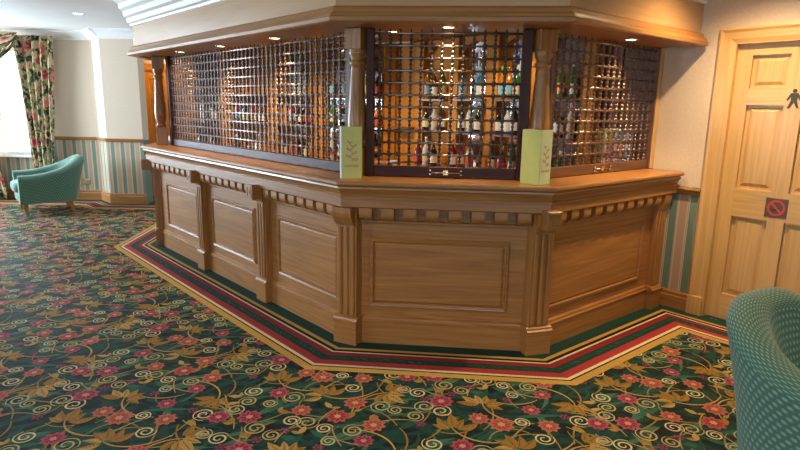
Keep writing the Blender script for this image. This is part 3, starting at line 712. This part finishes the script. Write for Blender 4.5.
# ------------------------------------------------------------------ roller grilles
def link_mesh(h, mat, k=1.0):
    mb = MB(); r0, r1, r2 = .006 * k, .0105 * k ** .5, .0125 * k ** .5
    mb.lathe([(r2, .004), (r2, .012), (r0, .02), (r0, h * .38), (r1, h * .46), (r1, h * .54), (r0, h * .62), (r0, h - .02), (r2, h - .012), (r2, h - .004)], 6, smooth=False); return mb.mesh('link', mat)
def grille(i, u0, u1, label, n=-.30, sl=.055, sr=.055, pitch_u=.067, rows=11, frame_mat='mahogany', lock=None, cap=None, link_mat='link', fat=1.0):
    mw = FR[i] @ T((u0 + u1) / 2, -n, 1.10); t = thing('security_grille', mw, label, 'grille', 'closed roller grilles above the bar'); hw = (u1 - u0) / 2; H = ZS - 1.10 - .002
    if sl: mb = MB(); mb.box(-hw, -hw + sl, -.03, .03, 0, H); place('stile', mb.mesh('stile', frame_mat + '_z'), mw, t, .004)
    if sr: mb = MB(); mb.box(hw - sr, hw, -.03, .03, 0, H); place('stile', mb.mesh('stile', frame_mat + '_z'), mw, t, .004)
    a, b = -hw + sl, hw - sr
    mb = MB(); mb.box(a, b, -.018, .018, .002, .072); br = place('bottom_rail', mb.mesh('bottom_rail', frame_mat + '_x'), mw, t, .004)
    dz = (H - .072) / (rows + .35); nc = int(round((b - a) / pitch_u)); lm = link_mesh(dz, link_mat, fat)
    rm = MB().rod((a, 0, 0), (b, 0, 0), .0070, 8).mesh('rod', 'steel')
    cnt = 0; extra = MB()
    for r in range(rows + 1):
        z = .072 + dz * r
        if r: place('rod', rm, mw @ T(0, 0, z), t)
        hh = dz if r < rows else H - z
        order = range(nc - 1, -1, -1)
        for k in order:
            x = a + (b - a) * (k + .5) / nc
            if cap is None or k >= nc - cap:
                m_ = lm if r < rows else None
                if m_: place('link', m_, mw @ T(x, 0, z), t); cnt += 1
                else: extra.lathe([(.0045, z + .003), (.0045, z + hh - .001)], 6, x, 0)
            else:
                extra.lathe([(.0125, z + .004), (.0125, z + .012), (.006 * fat, z + .02), (.006 * fat, z + hh * .4), (.0105, z + hh * .46), (.0105, z + hh * .54), (.006 * fat, z + hh * .6), (.006 * fat, z + hh - .003)], 6, x, 0, smooth=False)
    if extra.v: setp(place('small_links', extra.mesh('small_links', link_mat), mw, t), kind='stuff')
    # lock on the bottom rail
    if lock is not None:
        c = lock - (u0 + u1) / 2
        mb = MB(); mb.rod((c - .09, -.024, .036), (c + .09, -.024, .036), .0045, 8); mb.box(c - .016, c + .016, -.026, -.018, .022, .052); lk = place('lock_bar', mb.mesh('lock_bar', 'brass'), mw, t)
        for dx in (-.1, .1):
            for z in (.024, .05): mb = MB(); mb.rod((c + dx, -.018, z), (c + dx, -.026, z), .0075, 8); place('lock_bolt', mb.mesh('lock_bolt', 'chrome'), mw, t)
    return t
grille(1, .13, 3.395, 'long closed roller grille on the left side of the bar', sl=.06, sr=.05, pitch_u=.07, cap=27, fat=1.15)
grille(2, .138, 1.168, 'closed roller grille in the middle between two turned posts', lock=.66, sl=.05, sr=.062)
grille(3, .25, 1.595, 'closed roller grille on the right beside the white wall', lock=.93, sl=.03, sr=.02, pitch_u=.075, frame_mat='walnut', cap=20, link_mat='link_brown', fat=1.2)
mb = MB(); mb.box(-.055, .0, -.03, .03, 1.10, ZS - .002); 
jo = setp(place('jamb_post', mb.mesh('jamb_post', 'pine_z'), FR[3] @ T(1.654, .3, 0), None, .004), 'flat light wood jamb strip between the right grille and white wall', 'jamb')

# ------------------------------------------------------------------ green leaflets on the counter
def leaflet_mats():
    M['lime'] = plain('lime_card', (0.60, 0.63, 0.17), 0.45, 0, 0.03); M['lime_pale'] = plain('pale_card', (0.55, 0.72, 0.42), 0.45, 0, 0.03); M['card_white'] = plain('card_white', (0.72, 0.76, 0.74), 0.5, 0, 0.02)
    M['pink'] = plain('pink_print', (0.58, 0.23, 0.22), 0.5, 0, 0.05)
leaflet_mats()
def squiggles(mb, cx, z0, z1, w, y):
    # looping vertical flourish and a line of small print
    pts = []
    for i in range(60):
        s = i / 59; pts.append((cx + w * .36 * math.sin(s * 19) * (1 - .3 * s), z0 + (z1 - z0) * (.22 + .78 * s) + .012 * math.sin(s * 37)))
    for i in range(59):
        (x0, a), (x1, b) = pts[i], pts[i + 1]; d = v2(x1 - x0, b - a); d /= np.linalg.norm(d) + 1e-9; n_ = v2(-d[1], d[0]) * .0032
        mb.add([(x0 - n_[0], y, a - n_[1]), (x1 - n_[0], y, b - n_[1]), (x1 + n_[0], y, b + n_[1]), (x0 + n_[0], y, a + n_[1])], [(0, 1, 2, 3)])
    for k in range(7):
        x = cx - w * .42 + k * w * .12; mb.add([(x, y, z0), (x + w * .09, y, z0), (x + w * .09, y, z0 + .014), (x, y, z0 + .014)], [(0, 1, 2, 3)])
def leaflet(pos, rot, label, w=.13, d=.10, h=.325, mark=0):
    mw = T(pos[0], pos[1], 1.10) @ RZ(rot); t = thing('leaflet_stand', mw, label, 'leaflet', 'green leaflet stands on the counter')
    for k in range(4):
        m2 = mw @ RZ(PI / 2 * k); ww, r = (w, d / 2) if k % 2 == 0 else (d, w / 2)
        mb = MB(); mb.box(-ww / 2, ww / 2, -r, -r + .0025, .001, h - (.004 if k == 2 else 0)); c = place('card_panel', mb.mesh('card_panel', ['lime', 'lime_pale', 'lime', 'card_white'][k]), m2, t)
        if k == mark:
            q = MB(); squiggles(q, .0, .075, .24, .105, -r - .0006); place('pink_print', q.mesh('pink_print', 'pink'), m2, c)
    return t
def bis_pt(i, d): return corner(i, d)
leaflet((-.318, 3.655), math.radians(12), 'tall lime green leaflet stand on the counter at the left corner post', d=.085)
leaflet((.828, 3.548), math.radians(-45), 'tall lime green leaflet stand with two faces showing at the right corner post', w=.135, d=.125, h=.33, mark=1)

# ------------------------------------------------------------------ behind the grilles: back bar
def bay_unit(mw, xs, label, z_c=.92, H=2.27, shelf=(1.32, 1.66), bottles_at=None, wood_key='amber', bays=None):
    """mw frame: x along wall, y into the wall; unit stands 0.3 deep in front of the wall plane y=0"""
    t = thing('back_bar', mw @ T((xs[0] + xs[-1]) / 2, -.1, 0), label, 'back bar'); L0, L1 = xs[0], xs[-1]
    mb = MB(); mb.box(L0, L1, -.45, .02, 0.0, z_c - .04); place('base_cabinet', mb.mesh('base_cabinet', 'walnut_x'), mw, t)
    mb = MB(); mb.box(L0, L1, -.48, .02, z_c - .04, z_c); place('back_counter', mb.mesh('back_counter', 'oak_x'), mw, t, .006)
    mb = MB(); mb.box(L0, L1, 0.0, .03, z_c, H); place('backing_board', mb.mesh('backing_board', wood_key + '_z'), mw, t)
    for x in xs:
        mb = MB(); mb.box(x - .07, x + .07, -.10, -.001, z_c, H); p = place('bay_pilaster', mb.mesh('bay_pilaster', wood_key + '_z'), mw, t, .006)
        mb = MB(); mb.box(x - .085, x + .085, -.12, -.001, 1.93, 1.975); place('pilaster_cap', mb.mesh('pilaster_cap', wood_key + '_x'), mw, p, .006)
    for k in range(len(xs) - 1):
        a, b = xs[k] + .07, xs[k + 1] - .07; c = (a + b) / 2; r = (b - a) / 2; zc = H - r - .05
        # arched head
        mb = MB(); K = 14; arc = [(c + r * math.cos(q), min(H, zc + r * math.sin(q))) for q in np.linspace(0, PI, K + 1)]
        for q in range(K):
            (x0, z0), (x1, z1) = arc[q], arc[q + 1]
            mb.add([(x0, -.06, z0), (x1, -.06, z1), (x1, -.06, H), (x0, -.06, H), (x0, -.002, z0), (x1, -.002, z1)], [(0, 3, 2, 1), (0, 1, 5, 4)])
        place('arched_head', mb.mesh('arched_head', wood_key + '_x'), mw, t)
        kind = bays[k]
        mb = MB()
        if kind == 'mirror': mb.box(a + .02, b - .02, -.012, -.001, z_c + .02, H - .03); place('mirror_pane', mb.mesh('mirror_pane', 'mirror'), mw, t)
        elif kind == 'strip':
            mb.box(a + .02, c - .105, -.012, -.001, z_c + .02, H - .03); mb.box(c + .105, b - .02, -.012, -.001, z_c + .02, H - .03); place('back_panel', mb.mesh('back_panel', wood_key + '_z'), mw, t)
            mb = MB(); mb.box(c - .10, c + .10, -.011, -.001, z_c + .02, H - .03); mp = place('mirror_pane', mb.mesh('mirror_pane', 'mirror'), mw, t)
            mb = MB()
            def band(pts, w):
                for (x0, z0), (x1, z1) in zip(pts[:-1], pts[1:]):
                    d = v2(x1 - x0, z1 - z0); d /= np.linalg.norm(d) + 1e-9; n_ = v2(-d[1], d[0]) * w
                    mb.add([(x0 - n_[0], -.0125, z0 - n_[1]), (x1 - n_[0], -.0125, z1 - n_[1]), (x1 + n_[0], -.0125, z1 + n_[1]), (x0 + n_[0], -.0125, z0 + n_[1])], [(0, 1, 2, 3)])
            for r_ in range(7):                       # frosted scrolls climbing the pane, narrowing to a finial
                zz = 1.42 + r_ * .085; ww = .072 * (1 - (r_ / 8.5) ** 2)
                for sg in (-1, 1): band([(c + sg * (ww * .55 + ww * .5 * (1 - q / 22) * math.cos(q * .55)), zz + .042 * (1 - q / 22) * math.sin(q * .55)) for q in range(20)], .008)
            band([(c, 1.38), (c, 2.12)], .009)
            place('etched_scrolls', mb.mesh('etched_scrolls', 'frost'), mw, mp)
        else: mb.box(a + .02, b - .02, -.012, -.001, z_c + .02, H - .03); place('back_panel', mb.mesh('back_panel', kind + '_z'), mw, t)
        for z in shelf:
            mb = MB(); mb.box(a, b, -.17, -.013, z - .022, z); place('shelf', mb.mesh('shelf', 'walnut_x'), mw, t, .003)
    return t
MB1 = frame((0, 7.05), t2)
xs1 = [-2.60, -2.14, -1.56, -.98, -.55, -.14]
bay_unit(MB1, xs1, 'amber wood back bar with arched mirrored bays behind the grilles', bays=('walnut', 'amber', 'strip', 'strip', 'strip'))
MB2 = FW
_p0 = MB1 @ Vector((-.14, 0, 0)); _p1 = FW @ Vector((-3.05, 0, 0)); _d = _p1 - _p0; _mc = frame((_p0.x, _p0.y), (_d.x, _d.y)); _L = _d.length
xs2 = [-3.05, -2.5, -1.95, -1.40, -.86]
bay_unit(MB2, xs2, 'amber wood shelving along the wall behind the right grille', bays=('amber', 'strip', 'strip', 'walnut'), shelf=(1.30, 1.64))
cp = thing('corner_cabinet', _mc @ T(_L / 2, 0, 0), 'amber wood corner panel joining the two runs of back bar shelving', 'cabinet')
mb = MB(); mb.box(.09, _L - .1, -.03, .0, .92, 2.27); place('back_panel', mb.mesh('back_panel', 'amber_z'), _mc, cp)
mb = MB(); mb.box(.2, _L - .22, -.40, .0, 0, .88); place('base_cabinet', mb.mesh('base_cabinet', 'walnut_x'), _mc, cp)
mb = MB(); mb.box(.2, _L - .22, -.42, .0, .88, .92); place('back_counter', mb.mesh('back_counter', 'oak_x'), _mc, cp)
mb = MB(); mb.box(.1, _L - .11, -.16, -.031, 1.30, 1.32); place('shelf', mb.mesh('shelf', 'walnut_x'), _mc, cp)
# brown boarded wall lining at the right end of the serving side: boards one by one
lining = thing('wall_lining', FW @ T(-.6, 0, 0), 'brown boarded lining on the wall behind the right grille', 'panelling')
for k in range(4):
    mb = MB(); x = -.85 + k * .125; mb.box(x, x + .118, -.02, -.001, .0, 2.27); place('lining_board', mb.mesh('lining_board', 'walnut_z'), FW, lining, .003)

# bottles
BOT = {}
def glass_col(name, c, rough=.08): 
    m, nt, b = mat_new(name); b.inputs['Base Color'].default_value = (*c, 1); b.inputs['Roughness'].default_value = rough; b.inputs['Coat Weight'].default_value = .6; b.inputs['Coat Roughness'].default_value = .03
    n = noise(nt, coords(nt), 14, 2); nt.links.new(ramp(nt, n, [(.3, tuple(x * .8 for x in c)), (.7, c)]), b.inputs['Base Color']); return m
for nm, c in (('green', (.02, .14, .03)), ('brown', (.10, .035, .01)), ('clear', (.55, .62, .64)), ('dark', (.012, .012, .014)), ('amber', (.42, .16, .02)), ('blue', (.03, .22, .42)), ('red', (.22, .01, .02)), ('lime', (.15, .5, .04))): M['gl_' + nm] = glass_col('bottle_' + nm, c)
for nm, c in (('white', (.75, .74, .70)), ('orange', (.75, .28, .04)), ('cream', (.68, .58, .34)), ('redl', (.5, .05, .04)), ('greenl', (.06, .4, .1)), ('bluel', (.2, .45, .6))): M['lb_' + nm] = plain('label_' + nm, c, .6)
SHAPES = [
    ([(.036, 0), (.038, .006), (.038, .17), (.034, .195), (.016, .225), (.0135, .235), (.0135, .285)], .285, .31, .0145, (.045, .13, .0386)),
    ([(.042, 0), (.044, .008), (.044, .14), (.04, .165), (.018, .195), (.015, .205), (.015, .245)], .245, .275, .017, (.035, .12, .0446)),
    ([(.030, 0), (.0315, .006), (.0315, .20), (.026, .23), (.013, .26), (.012, .31)], .31, .335, .0135, (.06, .14, .032)),
    ([(.027, 0), (.03, .004), (.03, .11), (.024, .14), (.0125, .16), (.012, .20)], .20, .212, .0135, (.03, .09, .0305)),
]
def bottle_proto(si, gl, lb, cp):
    key = (si, gl, lb, cp)
    if key not in BOT:
        pr, z0, z1, rc, (l0, l1, lr) = SHAPES[si]
        BOT[key] = (MB().lathe(pr, 14).mesh('bottle', 'gl_' + gl), MB().lathe([(rc, z0 - .012), (rc, z1)], 12).mesh('bottle_cap', cp), MB().lathe([(lr, l0), (lr, l1)], 14, cap=False).mesh('bottle_label', 'lb_' + lb))
    return BOT[key]
GLW = {'green': 'green glass', 'brown': 'brown glass', 'clear': 'clear glass', 'dark': 'black glass', 'amber': 'amber glass', 'blue': 'blue glass', 'red': 'dark red glass', 'lime': 'bright green glass'}
LBW = {'white': 'white', 'orange': 'orange', 'cream': 'cream', 'redl': 'red', 'greenl': 'green', 'bluel': 'blue'}
CPW = {'lb_white': 'white', 'brass': 'gold', 'lb_redl': 'red', 'lb_greenl': 'green', 'black': 'black'}
used = {}
def bottle(mw, x, y, z, si, gl, lb, cp, where, group):
    b, c, l = bottle_proto(si, gl, lb, cp); m2 = mw @ T(x, y, z)
    lab = '%s bottle, %s label, %s cap, %s' % (GLW[gl], LBW[lb], CPW[cp], where)
    if lab in used: return False
    used[lab] = 1
    o = setp(place('bottle', b, m2), lab, 'bottle', group)
    place('bottle_cap', c, m2, o); place('bottle_label', l, m2, o); return True
rb = random.Random(5)
def row(mw, x0, x1, y, z, gl, where, group, labels, caps, sh=(0, 1, 2), step=.095):
    n = int((x1 - x0) / step); last = None
    for k in range(n):
        x = x0 + (x1 - x0) * (k + .5) / n + rb.uniform(-.006, .006)
        if rb.random() < .06: continue
        for _ in range(30):
            if bottle(mw, x, y, z + .0005, rb.choice(sh), rb.choice(gl), rb.choice(labels), rb.choice(caps), where, group): break
ords = ['first', 'second', 'third', 'fourth', 'fifth']
for k in range(len(xs1) - 1):
    for z, sn in ((1.32, 'lower'), (1.66, 'upper')):
        if sn == 'upper' and k in (0, 1, 2): continue
        row(MB1, xs1[k] + .09, xs1[k + 1] - .09, -.10, z, ['dark', 'dark', 'brown', 'amber', 'red', 'green', 'clear'], '%s shelf of %s arched bay' % (sn, ords[k]), 'bottles on the back bar', ['white', 'cream', 'redl', 'bluel'], ['lb_white', 'brass', 'black', 'lb_redl'])
    row(MB1, xs1[k] + .09, xs1[k + 1] - .09, -.2, .92, ['dark', 'clear', 'brown', 'green'], 'back counter under %s arched bay' % ords[k], 'bottles on the back counter', ['white', 'cream', 'redl'], ['black', 'lb_white', 'brass'], step=.12)
for k in range(len(xs2) - 1):
    w = ['farthest', 'third', 'second', 'nearest'][k]
    row(MB2, xs2[k] + .085, xs2[k + 1] - .085, -.11, 1.64, ['green', 'dark', 'lime', 'green', 'amber'] if k == 3 else ['clear', 'blue', 'amber', 'green', 'brown'], 'upper shelf of %s side bay' % w, 'bottles on the side shelves', ['orange', 'orange', 'white'] if k == 3 else ['white', 'cream', 'bluel'], ['lb_greenl', 'lb_white', 'brass'], sh=(0, 2))
    row(MB2, xs2[k] + .085, xs2[k + 1] - .085, -.11, 1.30, ['clear', 'dark', 'brown'], 'lower shelf of %s side bay' % w, 'bottles on the side shelves', ['white', 'white', 'cream'], ['lb_white', 'black', 'brass'], sh=(0, 1))
    row(MB2, xs2[k] + .085, xs2[k + 1] - .085, -.22, .92, ['dark', 'green', 'red', 'clear'], 'counter below %s side bay' % w, 'bottles on the side counter', ['white', 'cream', 'redl'], ['black', 'lb_redl', 'lb_white'], step=.11)

# snack packets hung on the boarded lining
for nm, c in (('lemon', (.62, .58, .16)), ('rose', (.62, .30, .24)), ('slate', (.34, .44, .50))): M['pk_' + nm] = plain('packet_' + nm, c, .35, .1, .08)
def packet(mat):
    mb = MB(); w, h, d = .045, .115, .014
    def f(u, v): x = (u - .5) * 2; z = (v - .5) * 2; return (x * w, -d * max(0, (1 - x * x)) ** .5 * max(0, (1 - z ** 4)) - .001, h / 2 + z * h / 2)
    mb.grid(f, 6, 6)
    def g(u, v): x = (u - .5) * 2; z = (v - .5) * 2; return (-x * w, d * max(0, (1 - x * x)) ** .5 * max(0, (1 - z ** 4)) + .001, h / 2 + z * h / 2)
    mb.grid(g, 6, 6); return mb.mesh('snack_packet', mat)
cnames = ['lemon', 'lemon', 'rose', 'slate']; cw = {'lemon': 'yellow', 'rose': 'pink', 'slate': 'grey blue'}
order = [['lemon', 'lemon', 'slate', 'slate'], ['lemon', 'rose', 'rose', 'slate'], ['lemon', 'rose', 'slate', 'slate']]
pkm = {k: packet('pk_' + k) for k in cw}
for r in range(3):
    for c in range(4):
        k = order[r][c]
        setp(place('snack_packet', pkm[k], FW @ T(-.745 + c * .085, -.037, 1.275 - r * .125 + .015)), '%s snack packet, %s of the %s row on the brown boarding' % (cw[k], ['leftmost', 'second', 'third', 'rightmost'][c], ['top', 'middle', 'bottom'][r]), 'packet', 'snack packets on the boarding')
# lamps that light the serving side
for (x, y, pw, lab) in ((-1.9, 6.3, 60, 'farthest left'), (-1.0, 6.2, 65, 'second from the left'), (-.1, 6.0, 20, 'behind the middle grille'), (.75, 5.3, 30, 'behind the right grille')):
    downlight(x, y, 2.279, 'round recessed light over the serving side, ' + lab, 'serving side downlights', .04, pw, angle=140)

# ------------------------------------------------------------------ tub armchairs
def tub_chair(mw, label, group='green tub armchairs'):
    t = thing('tub_armchair', mw, label, 'armchair', group)
    # local: faces -y ... back at +y ; x sideways
    W, Dp = .385, .385
    th0 = math.radians(118)
    def hgt(a):
        s = abs(a) / th0; s = max(0, (s - .28) / .72); s = s * s * (3 - 2 * s); return .80 - .24 * s
    def plan(a, r):     # a=0 at the back
        return ((W * r) * math.copysign(abs(math.sin(a)) ** .8, math.sin(a)), (Dp * r) * math.copysign(abs(math.cos(a)) ** .8, math.cos(a)))
    def arm_pt(s):
        # centre line of the shell: straight arms then a round back; s in -1..1
        a = s * th0; return a
    def path(s, off):
        # s in [-1,1]; straight arm for |s|>.55
        sg = 1 if s >= 0 else -1; q = abs(s)
        if q <= .6:
            a = q / .6 * PI / 2; x = (W + off) * math.sin(a) ** .85 if a > 0 else 0; y = .05 + (Dp - .05 + off) * math.cos(a) ** .85 if a < PI / 2 else .05
        else:
            x = W + off; y = .05 - (q - .6) / .4 * .40
        return sg * x, y
    def hh(s):
        q = abs(s); s_ = max(0, min(1, (q - .08) / .82)); s_ = math.sin(s_ * PI / 2) ** 1.35; return .785 - .225 * s_
    sec = []                        # section from the outer foot up over the roll and down inside
    for k in range(7): sec.append(('o', k / 6))
    for k in range(1, 8): sec.append(('r', k / 8))
    for k in range(6): sec.append(('i', k / 5))
    ns = 56
    def pt(u, v):
        s = u * 2 - 1; kk = v * (len(sec) - 1); i0 = int(min(len(sec) - 2, math.floor(kk))); 
        kind, q = sec[int(round(kk))]
        h = hh(s); thk = .075
        if kind == 'o': z = .17 + (h - .06 - .17) * q; off = .0 + .045 * q ** 1.5
        elif kind == 'r': a = PI * q; z = h - .06 + .06 * math.sin(a); off = .045 - thk + thk * math.cos(a)
        else: z = (h - .06) + (.36 - (h - .06)) * q; off = .045 - 2 * thk - .10 * q
        x, y = path(s, off)
        if abs(s) <= .6: y += .09 * (z - .17) / .6 * math.cos(abs(s) / .6 * PI / 2)
        return x, y, z
    def uv(u, v): return ((u - .5) * 2.1, v * 1.25)
    mb = MB(); mb.grid(pt, ns, len(sec) - 1, uv=uv)
    # arm front caps
    n = len(sec)
    for u in (0, 1):
        vs = [pt(u, j / (n - 1)) for j in range(n)]; x, y, z = vs[-1]; vs.append((x, y, .17)); 
        o = len(mb.v); mb.v += vs; mb.f.append(tuple(range(o, o + len(vs)))); mb.mi.append(0); mb.smooth.append(False)
        mb.uv[len(mb.f) - 1] = [(p[0], p[2]) for p in vs]
    place('back_shell', mb.mesh('back_shell', 'fabric'), mw, t)
    def pillow(name, x0, x1, y0, y1, z0, z1, e=5):
        m_ = MB(); K = 16
        def f(u, v):
            a = u * 2 * PI; b = (v - .5) * PI; ce = lambda q, p: math.copysign(abs(q) ** p, q)
            px = ce(math.cos(b), .35) * ce(math.cos(a), .35); py = ce(math.cos(b), .35) * ce(math.sin(a), .35); pz = ce(math.sin(b), .5)
            return ((x0 + x1) / 2 + px * (x1 - x0) / 2, (y0 + y1) / 2 + py * (y1 - y0) / 2, (z0 + z1) / 2 + pz * (z1 - z0) / 2)
        m_.grid(f, 32, 12, uv=lambda u, v: (u * 1.9, v * .9)); place(name, m_.mesh(name, 'fabric'), mw, t)
    pillow('seat_cushion', -.27, .27, -.41, .26, .30, .46)
    pillow('seat_base', -.30, .30, -.37, .32, .16, .33)
    for (x, y) in ((-.30, -.29), (.30, -.29), (-.25, .25), (.25, .25)):
        m_ = MB(); k = .05 if y > 0 else .01
        vs = []
        for (z, r, dy) in ((0, .018, k), (.175, .032, 0)):
            vs += [(x - r, y + dy - r, z), (x + r, y + dy - r, z), (x + r, y + dy + r, z), (x - r, y + dy + r, z)]
        m_.add(vs, [(3, 2, 1, 0), (4, 5, 6, 7), (0, 1, 5, 4), (1, 2, 6, 5), (2, 3, 7, 6), (3, 0, 4, 7)]); place('leg', m_.mesh('leg', 'oak_z'), mw, t, .004)
    return t
ch = tub_chair(T(-5.06, 8.14) @ RZ(math.radians(-52)), 'green tub armchair with wooden legs near the curtained window')
c2 = copy_tree(ch, T(1.825, 2.05) @ RZ(math.radians(29))); c2['label'] = 'large green dotted tub armchair in the near right corner'

# ------------------------------------------------------------------ curtains, socket, small things
def drape(name, label, top, bot, y, z0, z1, folds, dw=.05):
    """top, bot: (x0, x1) at the head and at the hem; tied in at mid height"""
    mb = MB()
    def f(u, v):
        a = top[0] + (bot[0] - top[0]) * v; b = top[1] + (bot[1] - top[1]) * v
        x = a + (b - a) * u; d = dw * (1 - .3 * v)
        return (x, y + d * math.sin(u * folds * 2 * PI + .6 * math.sin(v * 5)) * (1 + .3 * math.sin(u * 17)), z1 + (z0 - z1) * v)
    mb.grid(f, folds * 10, 24, uv=lambda u, v: (u * (top[1] - top[0]) * 2.4, v * (z1 - z0)))
    o = place(name, mb.mesh(name, 'floral')); so = o.modifiers.new('thickness', 'SOLIDIFY'); so.thickness = .006
    return setp(o, label, 'curtain', 'floral curtains')
drape('curtain', 'floral curtain drawn back on the right of the bright window', (-5.86, -5.24), (-5.70, -5.44), 8.98, .12, 2.50, 5)
drape('curtain', 'floral curtain at the left edge of the bright window', (-7.3, -6.75), (-7.1, -6.15), 8.98, .02, 2.50, 5)
mb = MB()
def swag(u, v):
    x = -7.1 + u * 1.42; sg = math.sin(PI * u); return (x, 8.80 - .05 * math.sin(v * 6 * PI) - .06 * sg, 2.52 - v * (.12 + .42 * sg ** .7) - .04 * math.sin(v * 6 * PI))
mb.grid(swag, 30, 24, uv=lambda u, v: (u * 1.4, v * 1.1)); o = place('swag_valance', mb.mesh('swag_valance', 'floral')); so = o.modifiers.new('thickness', 'SOLIDIFY'); so.thickness = .006
setp(o, 'draped floral swag valance across the top of the window', 'valance')
mw = MFw @ T(-5.03 - XL, -.001, .25); t = thing('wall_socket', mw, 'small socket plate on the striped wall behind the armchair', 'socket')
mb = MB(); mb.box(-.075, .075, -.01, 0, 0, .085); place('plate', mb.mesh('plate', 'brass'), mw, t, .003)
for x in (-.035, .035): mb = MB(); mb.box(x - .006, x + .006, -.012, -.01, .05, .062); place('pin_slot', mb.mesh('pin_slot', 'black'), mw, t)
# glass ashtrays / small glasses and a bar mat by the far post
p = face_pt(0, LEN[0] - .32, -.12)
mat_o = MB(); mat_o.box(-.13, .13, -.10, .10, 0, .006); setp(place('bar_mat', mat_o.mesh('bar_mat', 'black'), T(p[0] + .09, p[1] + .02, 1.1005), None, .002), 'dark flat bar mat at the far left corner of the counter', 'mat')
M['clear_glass'] = plain('tumbler_glass', (.82, .86, .88), .08, 0, .02, 20, .5, .15)
for k in range(3):
    mb = MB(); mb.lathe([(.026, .002), (.03, .004), (.034, .075), (.031, .075), (.027, .01), (.0, .01)], 14)
    setp(place('small_tumbler', mb.mesh('small_tumbler', 'clear_glass'), T(p[0] - .05 + .075 * k, p[1] + .06 - .02 * k, 1.1065)), ['small glass tumbler nearest the counter edge beside the far left post', 'small glass tumbler in the middle of three beside the far left post', 'small glass tumbler closest to the far left post'][k], 'glass', 'tumblers on the counter')
